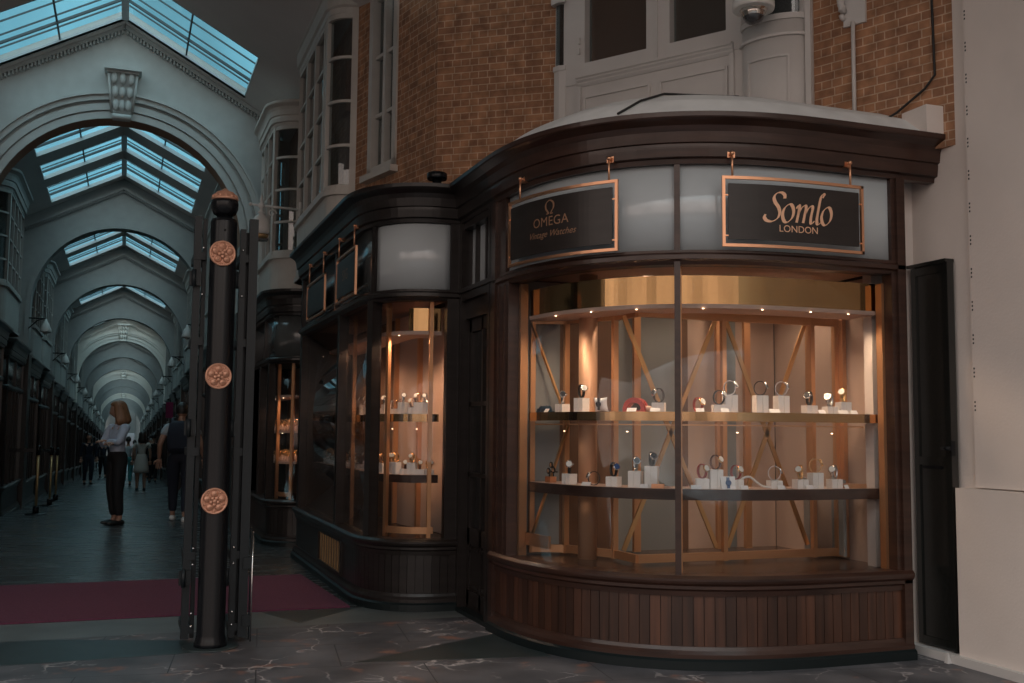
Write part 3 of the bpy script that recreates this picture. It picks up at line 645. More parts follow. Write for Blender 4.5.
# ------------------------------------------------------------------ arch walls and arcade bays
R, APX = 1.58, 5.42
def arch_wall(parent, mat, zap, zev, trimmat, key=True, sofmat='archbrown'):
    """wall across the arcade in local coords (Y=0 front face, thickness .35)"""
    ZS = APX-R; hw = 1.97; T = .35; n = 32; sl = (zap-zev)/1.95; TOPX = .22
    m = MB(); top = lambda x: zap+TOPX-sl*abs(x)
    pts = [(R*math.cos(PI-PI*i/n), ZS+R*math.sin(PI-PI*i/n)) for i in range(n+1)]
    for y in (0, T):
        for (xa, za), (xb, zb) in zip(pts, pts[1:]):
            b = m.add([(xa, y, za), (xb, y, zb), (xb, y, top(xb)), (xa, y, top(xa))]); m.face([b, b+1, b+2, b+3])
        for s in (-1, 1):
            b = m.add([(s*R, y, -.6), (s*hw, y, -.6), (s*hw, y, top(hw)), (s*R, y, top(R))]); m.face([b, b+1, b+2, b+3])
    for s in (-1, 1):
        b = m.add([(s*R, 0, -.6), (s*R, T, -.6), (s*R, T, ZS), (s*R, 0, ZS)]); m.face([b, b+1, b+2, b+3])
    m.build('arch_face', mat, parent)
    m = MB()
    for (xa, za), (xb, zb) in zip(pts, pts[1:]):
        b = m.add([(xa, 0, za), (xb, 0, zb), (xb, T, zb), (xa, T, za)]); m.face([b, b+1, b+2, b+3], smooth=True)
    m.build('arch_soffit', sofmat, parent)
    # archivolt mouldings
    def ring(m, r0, r1, y, d):
        q = [(math.cos(PI-PI*i/n), math.sin(PI-PI*i/n)) for i in range(n+1)]; rings = []
        for c, s in q: rings.append(m.add([(r0*c, y, ZS+r0*s), (r0*c, y-d, ZS+r0*s), (r1*c, y-d, ZS+r1*s), (r1*c, y, ZS+r1*s)]))
        for a, b in zip(rings, rings[1:]):
            for i in range(4): m.face([a+i, a+(i+1) % 4, b+(i+1) % 4, b+i])
        for s in (-1, 1):
            hexa(m, [(s*r0, y-d, -.6), (s*r1, y-d, -.6), (s*r1, y-d, ZS), (s*r0, y-d, ZS)], (0, d, 0))
    m = MB(); ring(m, R, R+.09, .0, .03)
    if key: ring(m, R+.11, R+.20, .0, .045); ring(m, R+.24, R+.33, 0, .07); ring(m, R+.31, R+.34, 0, .1)
    m.build('archivolt', trimmat, parent)
    m = MB(); TOPX = 0; top = lambda x: zap-sl*abs(x)
    for s in (-1, 1):
        beam(m, (0, -.03, zap-.03), (s*1.95, -.03, zev-.03), .07, .05)
        k = 44
        for i in range(k):
            x = s*(.03+1.9*i/k); box(m, (x, -.03, top(x)-.085), (.022, .06, .05))
    m.build('dentil_moulding', trimmat, parent)
    if key:
        m = MB(); z0 = APX-.02; z1 = z0+.68
        box(m, (0, -.12, z1-.03), (.46, .26, .06)); box(m, (0, -.10, z1-.075), (.40, .2, .03))
        b = m.add([(-.11, -.06, z0), (.11, -.06, z0), (.17, -.16, z1-.09), (-.17, -.16, z1-.09), (-.11, .02, z0), (.11, .02, z0), (.17, .02, z1-.09), (-.17, .02, z1-.09)])
        for q in ((0, 1, 2, 3), (4, 7, 6, 5), (0, 3, 7, 4), (1, 5, 6, 2), (0, 4, 5, 1), (3, 2, 6, 7)): m.face([b+i for i in q])
        for i in (-1, 0, 1):   # leaf ribs
            for k in (0, 1, 2):
                zz = z0+.18+.17*k; ball(m, (i*.075*(1+.2*k), -.10-.035*k, zz), .055, 10, (.75, .6, 1.5))
        for s in (-1, 1):
            tube(m, [(s*.125, -.07, z0+.08), (s*.175, -.17, z1-.11)], .018, 6)
        tube(m, [(-.12, -.08, z0+.03), (.12, -.08, z0+.03)], .04, 10); tube(m, [(-.13, -.06, z0+.1), (.13, -.06, z0+.1)], .025, 8)
        m.build('keystone', trimmat, parent)
YA = [14.6+7.25*k for k in range(14)]
def arch_proto(mat, key, trim, sof):
    r = sempty('wall_arch')
    for s_ in (-1, 1): mk('pilaster_base', lambda m: box(m, (s_*(R+.18), .16, 1.15), (.42, .60, 3.5)), 'black', r)
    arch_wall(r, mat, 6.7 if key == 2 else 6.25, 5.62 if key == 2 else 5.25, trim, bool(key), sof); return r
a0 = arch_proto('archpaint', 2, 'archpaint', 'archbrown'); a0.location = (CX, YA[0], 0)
ag = arch_proto('archdim', 0, 'archdim', 'archdim'); ac = arch_proto('archlit', 1, 'archlit', 'archlit')
used = {}
for k in range(1, 14):
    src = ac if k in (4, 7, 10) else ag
    loc = (CX, YA[k], zf(YA[k]))
    if src.name in used: dup(src, loc)
    else: src.location = loc; used[src.name] = 1
# end wall with bright doorway
YE = YA[13]
struct(mk('wall_end', lambda m: (box(m, (CX-2.2, YE+1.2, .5), (2.2, .2, 10)), box(m, (CX+2.2, YE+1.2, .5), (2.2, .2, 10)), box(m, (CX, YE+1.2, 3.6), (2.3, .2, 5.6))), 'archdim'))
# ceiling and side walls, one per bay
def arc_module(k):
    y = YA[k]; z = zf(y); r = sempty('ceiling', (0, y, z))
    mk('ceiling_slope', lambda m: roofpiece(m, .3, 7.3, 6.25, 5.25, 1.95, [(2.2, 3.3), (3.9, 4.95), (5.55, 6.9)], 1.28), 'ceil', r)
    for a, b in ((2.2, 3.3), (3.9, 4.95), (5.55, 6.9)): skylight(r, a, b, 6.25, 5.25, 1.95, 1.28)
    return r
cm = arc_module(0)
def dup3(o, loc):
    r = o.copy(); C.objects.link(r); r.location = loc
    def rec(s, d):
        for c in kids0[s.name]:
            c2 = c.copy(); C.objects.link(c2); c2.parent = d; rec(c, c2)
    rec(o, r); return r
kids0 = {o.name: kids(o) for o in list(bpy.data.objects)}
for k in range(1, 13): dup3(cm, (0, YA[k], zf(YA[k])))
def sidewall(m, x, s):
    for k in range(13):
        y = YA[k]; z = zf(y); hexa(m, [(x, y, z+2.9), (x, y+7.3, z+2.9), (x, y+7.3, z+5.42), (x, y, z+5.42)], (s*.2, 0, 0))
struct(mk('wall_left', lambda m: sidewall(m, CX-1.9, -1), 'sidepaint'))
struct(mk('wall_right_arcade', lambda m: sidewall(m, CX+1.9, 1), 'sidepaint'))
def lowwall(m, x, s):
    for k in range(13): hexa(m, [(x, YA[k], zf(YA[k])-1), (x, YA[k]+7.3, zf(YA[k])-1), (x, YA[k]+7.3, zf(YA[k])+2.9), (x, YA[k], zf(YA[k])+2.9)], (s*.2, 0, 0))
struct(mk('wall_left_lower', lambda m: lowwall(m, CX-1.9, -1), 'black'))
struct(mk('wall_right_lower', lambda m: lowwall(m, CX+1.9, 1), 'black'))
struct(mk('wall_lobby_left', lambda m: (hexa(m, [(-5.5, 5.5, 0), (-5.5, 14.7, 0), (-5.5, 14.7, 6.4), (-5.5, 5.5, 6.4)], (-.2, 0, 0)), hexa(m, [(-5.5, 14.6, 0), (-2.10, 14.6, 0), (-2.10, 14.6, 6.4), (-5.5, 14.6, 6.4)], (0, .2, 0))), 'sidepaint'))
# upper bay windows in the arcade, local plan facing -X, mirrored for the left
pbm = bayR(1.9, 1.6, -1.35, 1.35, .3); Lm = Path(pbm).len
bw = baywin('window_6', [(x, y) for x, y in pbm], 2.9, 3.55, 5.0, 5.32, [.03, .42, .97, Lm/2, Lm-.97, Lm-.42, Lm-.03], 4, 'sidepaint')
bw.location = (CX, YA[0]+2.4, 0)
def rightbays():
    for k in range(13):
        for off in ((2.4, 5.45) if k else (5.45,)):
            loc = (CX, YA[k]+off, zf(YA[k])); dup(bw, loc)
rightbays()
for k in range(13):
    for off in ((4.3,) if k == 0 else (2.4, 5.45)):
        dup(bw, (CX, YA[k]+off, zf(YA[k])), rz=PI)
# ------------------------------------------------------------------ shopfronts
ZS0, ZL, ZF, ZC0, ZC1 = .53, 2.345, 2.43, 2.95, 3.23
def shop_shell(root, p, mull, fmull, wood='wood', riser='woodriser', fas='fascia', dz=0, zc=(ZC0, ZC1), zf0=ZF, zl=ZL, planks=True, smooth=True, co=.15, s0=0, s1=None, glass=True):
    s1 = s1 or p.len
    mk('plinth', lambda m: sweep(m, p, s0, s1, [(-.05, dz-.3 if dz else -.02), (.055, dz-.3 if dz else -.02), (.055, .05), (.04, .062), (-.05, .062)]), 'plinth', root)
    mk('base_moulding', lambda m: sweep(m, p, s0, s1, [(-.05, .062), (.035, .062), (.035, .085), (.02, .105), (.012, .125), (-.05, .125)]), wood, root)
    def pl(m):
        w = .062; k = int((s1-s0)/w)
        for i in range(k):
            a = s0+(s1-s0)*i/k; b = s0+(s1-s0)*(i+1)/k-.004; (q, n), (q2, n2) = p.at(a, 0), p.at(b, 0); t = random.choice([.62, .75, .85, 1, 1.1, 1.2, 1.35])
            v = m.add([(q[0], q[1], .125), (q2[0], q2[1], .125), (q2[0], q2[1], .43), (q[0], q[1], .43), (q[0]-n[0]*.02, q[1]-n[1]*.02, .125), (q2[0]-n2[0]*.02, q2[1]-n2[1]*.02, .125), (q2[0]-n2[0]*.02, q2[1]-n2[1]*.02, .43), (q[0]-n[0]*.02, q[1]-n[1]*.02, .43)])
            for f in ((0, 1, 2, 3), (0, 3, 7, 4), (1, 5, 6, 2)): m.face([v+j for j in f], tone=t)
        sweep(m, p, s0, s1, rect(-.03, -.012, .1, .45)); 
        for j in range(len(m.f)):
            if j not in m.tone: m.tone[j] = .35
    mk('stall_riser', pl, riser, root)
    mk('sill', lambda m: sweep(m, p, s0, s1, [(-.10, .41), (.012, .41), (.016, .44), (.03, .452), (.03, .47), (.045, .485), (.05, .50), (.05, .512), (.03, ZS0), (-.10, ZS0)]), wood, root)
    for t, w in mull: mk('mullion', lambda m: post(m, p, t, w, -.075, .010, ZS0-.02, zl+.02), wood, root)
    mk('lintel', lambda m: sweep(m, p, s0, s1, [(-.10, zl), (.0, zl), (.012, zl+.02), (.03, zl+.03), (.03, zl+.055), (.01, zl+.07), (.01, zf0), (-.10, zf0)]), wood, root)
    mk('fascia_panel', lambda m: sweep(m, p, s0, s1, rect(-.045, -.02, zf0-.01, zc[0]+.01), smooth=smooth), fas, root)
    for t, w in fmull: mk('fascia_mullion', lambda m: post(m, p, t, w, -.05, .008, zf0, zc[0]), wood, root)
    mk('cornice', lambda m: sweep(m, p, s0, p.len, cornice_prof(zc[0], zc[1], co)), wood, root)
    if glass: mk('window_pane', lambda m: sweep(m, p, s0, s1, rect(-.062, -.056, ZS0, zl+.01), smooth=smooth), 'glass', root)
def shelf(root, p, s0, s1, o0, o1, zt, h, edge, top='pinkboard'):
    sh = mk('display_shelf', lambda m: sweep(m, p, s0, s1, rect(o1, o0-.004, zt-h*.9, zt), m=70), top, root)
    mk('shelf_edge', lambda m: sweep(m, p, s0, s1, rect(o0-.004, o0, zt-h, zt), m=70), edge, sh)
    return sh
# ---- the corner shop with the big curved window
def se_pts():
    pts = []; n = 2.45; cx, cy_, a, b = 3.95, 6.82, 1.54, 1.55
    for i in range(0, 41):
        t = PI/2*i/40; pts.append((cx-a*math.cos(t)**(2/n), cy_-b*math.sin(t)**(2/n)))
    return [(2.41, 6.9)]+pts+[(4.15, 5.27), (4.35, 5.27), (4.80, 5.27)]
PS = Path(se_pts()); PSE = PS.len-.27; OFF = .82; SE = 4.53; # OFF: arc length of the door wall that precedes it
S = lambda s: s-OFF
somlo = thing('shop_front', 'corner shop with large curved glass window of watches and mahogany panelling', 'shopfront', (0, 0, 0))
shop_shell(somlo, PS, [(.14, .26), (S(2.48), .035), (PSE-.05, .09)], [(.10, .2), (S(2.48), .035), (PSE-.05, .08)], zl=ZL, s1=PSE)
for a_ in ((PSE-.03, .06, -.12, .03, .0, ZC0), (.015, .06, -.12, .03, 0, ZC0), (.10, .02, -.1, .022, ZS0, ZL), (.20, .02, -.1, .022, ZS0, ZL)): mk('corner_post', lambda m: post(m, PS, *a_), 'wood', somlo)
E0 = S(3.90)
for a_ in ((S(1.105), .035, -.12, -.065, ZS0, ZL), (S(3.90), .03, -.12, -.065, ZS0, ZL-.05), (S(2.50), .012, -.09, -.064, ZS0, ZL)): mk('brass_edge', lambda m: post(m, PS, *a_), 'satin', somlo)
mk('brass_rail', lambda m: sweep(m, PS, S(1.13), S(1.45), rect(-.13, -.11, .60, .68)), 'satin', somlo)
cab = MB(); slab(cab, [q[0] for q in Path(se_pts()).cut(.02, PSE, 40)]+[(4.575, 6.72), (2.45, 6.72)], ZS0-.06, ZS0-.004)
cab.build('display_floor', 'darkwood', somlo)
cab = MB(); slab(cab, [PS.at(t, -.11)[0] for t in [.02+(PSE-.04)*i/40 for i in range(41)]]+[(4.575, 6.72), (2.45, 6.72)], ZL+.045, ZL+.08)
cab.build('display_ceiling', 'tan', somlo)
for nm, x0, x1, mt in (('back_panel', 2.46, 2.80, 'grey'), ('back_panel', 2.80, 3.22, 'brown'), ('back_panel', 3.22, 3.74, 'grey'), ('back_panel', 3.74, 3.80, 'brown'), ('back_panel', 3.80, 4.06, 'tan'), ('back_panel', 4.06, 4.2, 'grey'), ('back_panel', 4.2, 4.53, 'tan')):
    mk(nm, lambda m: box(m, ((x0+x1)/2, 6.70, 1.45), (x1-x0, .05, 1.85)), mt, somlo)
mk('end_panel', lambda m: box(m, (4.555, 6.02, 1.45), (.03, 1.32, 1.85)), 'tan', somlo)
mk('side_panel', lambda m: box(m, (2.46, 6.80, 1.45), (.03, .12, 1.85)), 'grey', somlo)
mk('back_strip', lambda m: (box(m, (4.53, 6.25, 1.45), (.02, .05, 1.8)), box(m, (4.52, 5.86, 1.43), (.03, .04, 1.78))), 'satin', somlo)
mk('grey_screen', lambda m: (box(m, (4.40, 6.10, .80), (.02, .30, .50), -.5), box(m, (4.50, 5.90, .80), (.02, .22, .50), -.3)), 'grey', somlo)
mk('copper_column', lambda m: lathe(m, [(.062, ZS0-.004), (.062, ZL+.045)], (2.866, 6.35, 0), 28), 'column', somlo)
def frames(m):
    pts = [(2.59, 6.66), (2.80, 6.56), (2.985, 6.19)]
    for x, y in pts: box(m, (x, y, 1.33), (.035, .035, 1.58))
    for x in (3.62, 4.30, 4.49): box(m, (x, 5.90, 1.33), (.03, .035, 1.58))
    for z in (.57, 2.10): box(m, (3.75, 5.90, z), (1.50, .03, .05)); beam(m, (2.985, 6.19, z), (3.0, 5.9, z), .03, .05)
    for a, b in zip(pts, pts[1:]): beam(m, a+(.57,), b+(.57,), .03, .05); beam(m, a+(2.1,), b+(2.1,), .03, .04)
    for x, y in ((3.95, 6.5), (3.30, 6.5), (4.18, 6.5)): box(m, (x, y, 1.43), (.05, .03, 1.78))
mk('display_frame', frames, 'satin', somlo)
def braces(m):
    for a, b in (((2.92, 2.08), (3.58, .62)), ((2.92, .62), (3.58, 2.08)), ((3.66, 2.08), (4.27, .62)), ((3.66, .62), (4.27, 2.08))):
        beam(m, (a[0], 5.93, a[1]), (b[0], 5.93, b[1]), .028, .012, (0, 1, 0))
    beam(m, (2.56, 6.60, 2.08), (2.80, 6.52, 1.40), .028, .012, (1, 0, 0)); beam(m, (2.56, 6.60, .62), (2.80, 6.52, 1.40), .028, .012, (1, 0, 0))
mk('cross_brace', braces, 'brass', somlo)
shelf(somlo, PS, S(1.13), S(3.90), -.13, -.43, 1.475, .055, 'mirror', 'pinkboard')
shelf(somlo, PS, S(1.13), S(3.90), -.13, -.43, 1.015, .065, 'wood', 'pinkboard')
mk('pelmet', lambda m: sweep(m, PS, S(1.12), S(3.90), rect(-.16, -.14, 2.125, 2.30), m=80), 'mirror', somlo)
mk('pelmet_board', lambda m: sweep(m, PS, S(1.12), S(3.90), rect(-.42, -.13, 2.10, 2.125)), 'pinkboard', somlo)
mk('shelf_reflection_strip', lambda m: sweep(m, PS, S(1.2), S(3.8), rect(-.16, -.145, 1.392, 1.40)), 'satin', somlo)  # thin copper strip standing in for the gold reflection under the shelf
def downlights(root, p, ss, o, z, e, col=(1, .70, .46)):
    for i, s in enumerate(ss):
        q = p.at(s, o)[0]
        mk('downlight', lambda m: lathe(m, [(.0055, 0), (.006, -.0015), (.005, -.004)], (q[0], q[1], z), 10), 'lamp', root)
        light('spot_lamp', 'SPOT', (q[0], q[1], z-.012), e, col, .03, root, spot=2.6)
downlights(somlo, PS, [S(x) for x in (1.5, 1.85, 2.2, 2.65, 3.05, 3.4, 3.68)], -.125, 2.098, 9)
downlights(somlo, PS, [S(x) for x in (1.5, 2.1, 2.9, 3.6)], -.20, 1.355, .8)
downlights(somlo, PS, [S(x) for x in (1.6, 2.4, 3.2)], -.28, .945, .6)
for x_, y_, e_ in ((3.25, 6.25, 9), (3.9, 6.3, 10), (4.3, 6.1, 10)):
    mk('added_ceiling_lamp', lambda m: lathe(m, [(.03, 0), (.032, -.004), (.028, -.01)], (x_, y_, ZL+.044), 14), 'lamp', somlo)  # lamp discs and spots added to brighten the back of the display
    light('spot_lamp', 'SPOT', (x_, y_, ZL+.03), e_, (1, .74, .52), .05, somlo, spot=2.7)
def curb(m):
    sweep(m, PS, .25, PS.len+0, [(.10, 3.23), (.09, 3.25), (-.05, 3.36), (-.25, 3.455), (-.35, 3.47), (-.35, 3.23)])
    slab(m, [PS.at(.25+(PS.len-.25)*i/30, -.3)[0] for i in range(31)]+[(4.72, 6.0), (4.4, 6.3), (3.2, 8.0), (2.8, 7.8)], 3.36, 3.40)
struct(mk('trim_lead_roof', curb, 'lead'))
tag(mk('roof_cable', lambda m: tube(m, [PS.at(S(2.15), .09)[0]+(3.262,), PS.at(S(2.25), -.05)[0]+(3.372,), PS.at(S(2.38), -.25)[0]+(3.468,), PS.at(S(2.6), -.34)[0]+(3.482,), PS.at(S(3.0), -.34)[0]+(3.482,)], .008, 6), 'cable'), 'thin black cable lying over the pale lead roof edge', 'cable')
tag(mk('roof_box', lambda m: box(m, (4.70, 5.24, 3.32), (.16, .22, .18)), 'wallwhite'), 'small plain white box on the lead roof beside the right wall', 'box')
# door wall between the shops
PD = Path([(2.41, 7.74), (2.41, 6.9)], .1)
def doorset():
    r = sempty('door_2')
    def fr(m):
        for s, w in ((.035, .07), (.80, .09), (.72, .05)): post(m, PD, s, w, -.12, .02, 0, ZC0)
        sweep(m, PD, 0, .84, rect(-.12, .015, 2.34, 2.44), m=1); sweep(m, PD, 0, .84, rect(-.12, .03, 2.40, 2.43), m=1)
        sweep(m, PD, .05, .72, rect(-.12, -.02, 2.20, 2.34), m=1); sweep(m, PD, .0, .84, rect(-.12, .0, 2.90, 2.96), m=1)
        post(m, PD, .47, .03, -.10, -.04, 2.44, 2.9); post(m, PD, .24, .03, -.10, -.04, 2.44, 2.9)
    mk('door_frame', fr, 'black', r)
    mk('cornice', lambda m: sweep(m, PD, -.0, .84, cornice_prof(ZC0, ZC1, .15), m=2), 'black', r)
    def leaf(m):
        for s in (.10, .68, .39): post(m, PD, s, .06 if s != .39 else .035, -.09, -.05, .05, 2.2)
        for z, h in ((.08, .16), (.56, .12), (2.15, .1), (1.02, .03), (1.55, .03)): sweep(m, PD, .08, .71, rect(-.09, -.05, z-h/2, z+h/2), m=1)
        sweep(m, PD, .08, .71, rect(-.085, -.065, .1, .55), m=1)
    lf = mk('door_leaf', leaf, 'black', r)
    mk('pane', lambda m: sweep(m, PD, .08, .71, rect(-.075, -.07, .6, 2.15), m=1), 'glass', r)
    mk('transom_pane', lambda m: sweep(m, PD, .05, .78, rect(-.075, -.07, 2.44, 2.9), m=1), 'fascia', r)
    mk('panel_moulding', lambda m: [sweep(m, PD, a, b, rect(-.065, -.045, z0, z1), m=1) for a, b, z0, z1 in ((.16, .34, .19, .21), (.16, .34, .46, .48), (.44, .62, .19, .21), (.44, .62, .46, .48))], 'black', r)
    mk('door_handle', lambda m: (post(m, PD, .655, .02, -.05, -.01, 1.0, 1.16)), 'brassdull', r)
    mk('threshold', lambda m: sweep(m, PD, 0, .84, rect(-.15, .03, -.01, .03), m=1), 'plinth', r)
doorset()
# ---- the second shop
PM = Path([(1.75, 11.38), (1.75, 8.45)]+[(2.25-.5*math.cos(PI/2*i/20)**(2/2.2), 8.4-.66*math.sin(PI/2*i/20)**(2/2.2)) for i in range(1, 21)]+[(2.40, 7.735)])
sh2 = thing('shop_front', 'black panelled shop with rounded corner window and two hanging signs beside the purple carpet', 'shopfront')
shop_shell(sh2, PM, [(.06, .12), (2.17, .08), (3.27, .08), (PM.len-.05, .10)], [(.03, .06), (1.95, .05), (3.30, .05), (PM.len-.04, .08)], wood='black', riser='black', fas='fasciadark')
mk('fascia_panel_curved', lambda m: sweep(m, PM, 3.32, PM.len-.08, rect(-.03, -.012, ZF+.005, ZC0-.005), smooth=True), 'fascia', sh2)
def grille(m):
    for i in range(9):
        s = 1.50+.94*i/8
        post(m, PM, s, .045, .0, .007, .15, .405)
mk('vent_grille', grille, 'brassdull', sh2)
mk('vent_frame', lambda m: (sweep(m, PM, 1.42, 2.52, rect(0, .02, .125, .15)), sweep(m, PM, 1.42, 2.52, rect(0, .02, .405, .43)), post(m, PM, 1.43, .03, 0, .02, .13, .42), post(m, PM, 2.51, .03, 0, .02, .13, .42)), 'black', sh2)
def m_int(z, n): pass
cab = MB(); slab(cab, [PM.at(PM.len*i/40, -.03)[0] for i in range(41)]+[(2.40, 8.9), (2.35, 11.38)], ZS0-.06, ZS0-.004); cab.build('display_floor', 'darkwood', sh2)
cab = MB(); slab(cab, [PM.at(PM.len*i/40, -.11)[0] for i in range(41)]+[(2.40, 8.9), (2.35, 11.38)], ZL+.045, ZL+.08); cab.build('display_ceiling', 'tan', sh2)
PMB = Path([(2.30, 11.36), (2.28, 9.0), (2.38, 8.42), (2.40, 7.9)], .1)
mk('back_panel', lambda m: sweep(m, PMB, 0, 2.0, rect(-.03, 0, ZS0, ZL)), 'brown', sh2)
mk('back_panel', lambda m: sweep(m, PMB, 2.0, PMB.len, rect(-.03, 0, ZS0, ZL)), 'tan', sh2)
for s_ in (2.32, 3.37, 3.86): mk('frame_post', lambda m: post(m, PM, s_, .03, -.125, -.095, ZS0, ZL), 'satin', sh2)
for s_ in (1.2, 2.2, 2.75): mk('frame_post', lambda m: post(m, PMB, s_, .03, 0, .04, ZS0, ZL), 'satin', sh2)
mk('frame_rail', lambda m: sweep(m, PM, 3.36, 3.9, rect(-.125, -.10, .56, .61)), 'satin', sh2)
shelf(sh2, PM, .15, 3.94, -.13, -.36, 1.475, .06, 'mirror'); shelf(sh2, PM, .15, 3.94, -.13, -.40, 1.005, .06, 'wood')
mk('pelmet', lambda m: sweep(m, PM, 3.60, 3.95, rect(-.16, -.14, 2.12, 2.30)), 'mirror', sh2)
mk('pelmet_board', lambda m: sweep(m, PM, 1.0, 3.95, rect(-.42, -.12, 2.09, 2.12)), 'pinkboard', sh2)
downlights(sh2, PM, [.7, 1.5, 2.3, 3.0, 3.5, 3.85], -.12, 2.088, 15, (1, .60, .36))
downlights(sh2, PM, [1.9, 2.8, 3.3, 3.7], -.20, 1.36, 1.6, (1, .60, .36))
struct(mk('trim_lead_cap', lambda m: slab(m, [PM.at(PM.len*i/30, .0)[0] for i in range(31)]+[(2.42, 8.5), (2.05, 9.9), (2.05, 11.4)], 3.20, 3.245), 'blackmat'))
# ---- the third shop
P3 = Path([(1.59, 14.55), (1.59, 12.75)]+[(2.0-.41*math.cos(PI/2*i/10), 12.75-.42*math.sin(PI/2*i/10)) for i in range(1, 11)]+[(2.1, 12.33)])
sh3 = thing('shop_front', 'black panelled shop with rounded corner and lit jewellery shelves, directly behind the dark gate pillar', 'shopfront')
shop_shell(sh3, P3, [(.04, .1), (.95, .08), (1.80, .07), (P3.len-.12, .14)], [(.03, .06), (1.3, .04), (P3.len-.05, .08)], wood='black', riser='black', fas='fasciadark', zc=(2.68, 2.98), zf0=2.20, zl=2.12, co=.13)
cab = MB(); slab(cab, [P3.at(P3.len*i/20, -.03)[0] for i in range(21)]+[(2.1, 13.2), (2.1, 14.5)], ZS0-.06, ZS0-.004); cab.build('display_floor', 'darkwood', sh3)
cab = MB(); slab(cab, [P3.at(P3.len*i/20, -.11)[0] for i in range(21)]+[(2.1, 13.2), (2.1, 14.5)], 2.16, 2.19); cab.build('display_ceiling', 'brown', sh3)
mk('back_panel', lambda m: (box(m, (2.08, 13.5, 1.33), (.03, 2.2, 1.6)),), 'brown', sh3)
for s_ in (1.86, 2.22): mk('frame_post', lambda m: post(m, P3, s_, .035, -.13, -.095, ZS0, 2.12), 'satin', sh3)
mk('frame_rail', lambda m: sweep(m, P3, 1.84, 2.24, rect(-.13, -.1, .56, .61)), 'satin', sh3)
for z in (.97, 1.33): shelf(sh3, P3, .3, 2.3, -.12, -.38, z, .03, 'pinkboard')
mk('pelmet_board', lambda m: sweep(m, P3, .3, 2.3, rect(-.38, -.12, 1.72, 1.75)), 'pinkboard', sh3)
downlights(sh3, P3, [1.2, 1.9, 2.15], -.16, 1.718, 4, (1, .56, .33)); downlights(sh3, P3, [1.9, 2.15], -.16, 1.298, 1.5, (1, .56, .33)); downlights(sh3, P3, [2.0], -.25, 2.158, 1.2, (1, .56, .33))
struct(mk('wall_inner_shop', lambda m: (hexa(m, [(3.0, 6.95, 0), (3.0, 15, 0), (3.0, 15, 3.2), (3.0, 6.95, 3.2)], (.1, 0, 0)), hexa(m, [(1.86, 11.44, 0), (3.0, 11.44, 0), (3.0, 11.44, 3.18), (1.86, 11.44, 3.18)], (0, .06, 0)), hexa(m, [(2.45, 6.76, 0), (3.0, 6.76, 0), (3.0, 6.76, 3.2), (2.45, 6.76, 3.2)], (0, .1, 0)), hexa(m, [(2.5, 6.9, 3.2), (3.0, 6.9, 3.2), (3.0, 15, 3.2), (2.0, 15, 3.2)], (0, 0, .04)), hexa(m, [(4.6, 5.5, 0), (4.7, 5.5, 0), (4.7, 6.9, 0), (4.6, 6.9, 0)], (0, 0, 3.2)), hexa(m, [(2.45, 6.76, .3), (4.7, 6.76, .3), (4.7, 6.76, 3.2), (2.45, 6.76, 3.2)], (0, .08, 0)), hexa(m, [(1.75, 14.5, 0), (2.6, 14.5, 0), (2.6, 14.5, 3.0), (1.75, 14.5, 3.0)], (0, .08, 0)), hexa(m, [(1.7, 12.5, 2.93), (3.0, 12.5, 2.93), (3.0, 14.5, 2.93), (1.7, 14.5, 2.93)], (0, 0, .03))), 'room'))
# ---- arcade shops: one unit, copied along both sides (plan facing -X)
pu = Path(bayR(1.9, 1.62, -1.60, 1.60, .28), .06)
def unit():
    t = thing('shop_front', '', 'shopfront')
    L = pu.len
    shop_shell(t, pu, [(.03, .06), (.42, .09), (1.2, .06), (L/2, .06), (L-1.2, .06), (L-.42, .09), (L-.03, .06)], [(.03, .06), (.42, .05), (L/2, .05), (L-.42, .05), (L-.03, .06)], wood='black', riser='black', fas='fasciadark', zc=(2.62, 2.92), zf0=2.18, zl=2.10, co=.13, dz=.01)
    mk('back_panel', lambda m: box(m, (2.06, 0, 1.3), (.03, 3.1, 1.7)), 'brown', t)
    mk('display_floor', lambda m: box(m, (1.85, 0, .49), (.38, 3.1, .04)), 'darkwood', t); mk('display_ceiling', lambda m: box(m, (1.88, 0, 2.16), (.35, 3.1, .03)), 'brown', t)
    mk('display_shelf', lambda m: (box(m, (1.86, 0, 1.0), (.25, 3.0, .03)), box(m, (1.86, 0, 1.45), (.25, 3.0, .03))), 'pinkboard', t)
    mk('lamp_strip', lambda m: (box(m, (1.80, .35, 2.135), (.03, 1.6, .015)),), 'lampstrip', t)
    def goods(m):
        rr = random.Random(5)
        for z in (1.015, 1.465, .51):
            y = -1.5
            while y < 1.5:
                h = rr.uniform(.04, .16); box(m, (rr.uniform(1.78, 1.9), y, z+h/2), (.05, rr.uniform(.04, .12), h)); y += rr.uniform(.1, .32)
    mk('display_goods', goods, 'ivory', t)['kind'] = 'stuff'
    return t
u0 = unit()
ordn = ['first', 'second', 'third', 'fourth', 'fifth', 'sixth', 'seventh', 'eighth']
def set_loc(o, k, off, side): o.location = (CX, YA[k]+off, zf(YA[k]+off)-.02); o.rotation_euler = (0, 0, 0 if side == 'right' else PI)
cnt = {'left': 0, 'right': 0}; first = True
for k in range(12):
    for off in (2.08, 5.55):
        for side in ('left', 'right'):
            i = cnt[side]; cnt[side] += 1
            if k == 0 and off == 2.08 and side == 'left': pass
            near = i < 8
            if near: lab = f'black arcade shopfront on the {side} side of the arcade, {ordn[i]} from its mouth'; g = None
            else: lab = f'tiny distant black shopfront far down the {side} side of the arcade'; g = f'distant shopfronts on the {side} side'
            if first: o = u0; first = False; o['label'] = lab
            else: o = dup(u0, label=lab, group=g)
            set_loc(o, k, off, side)
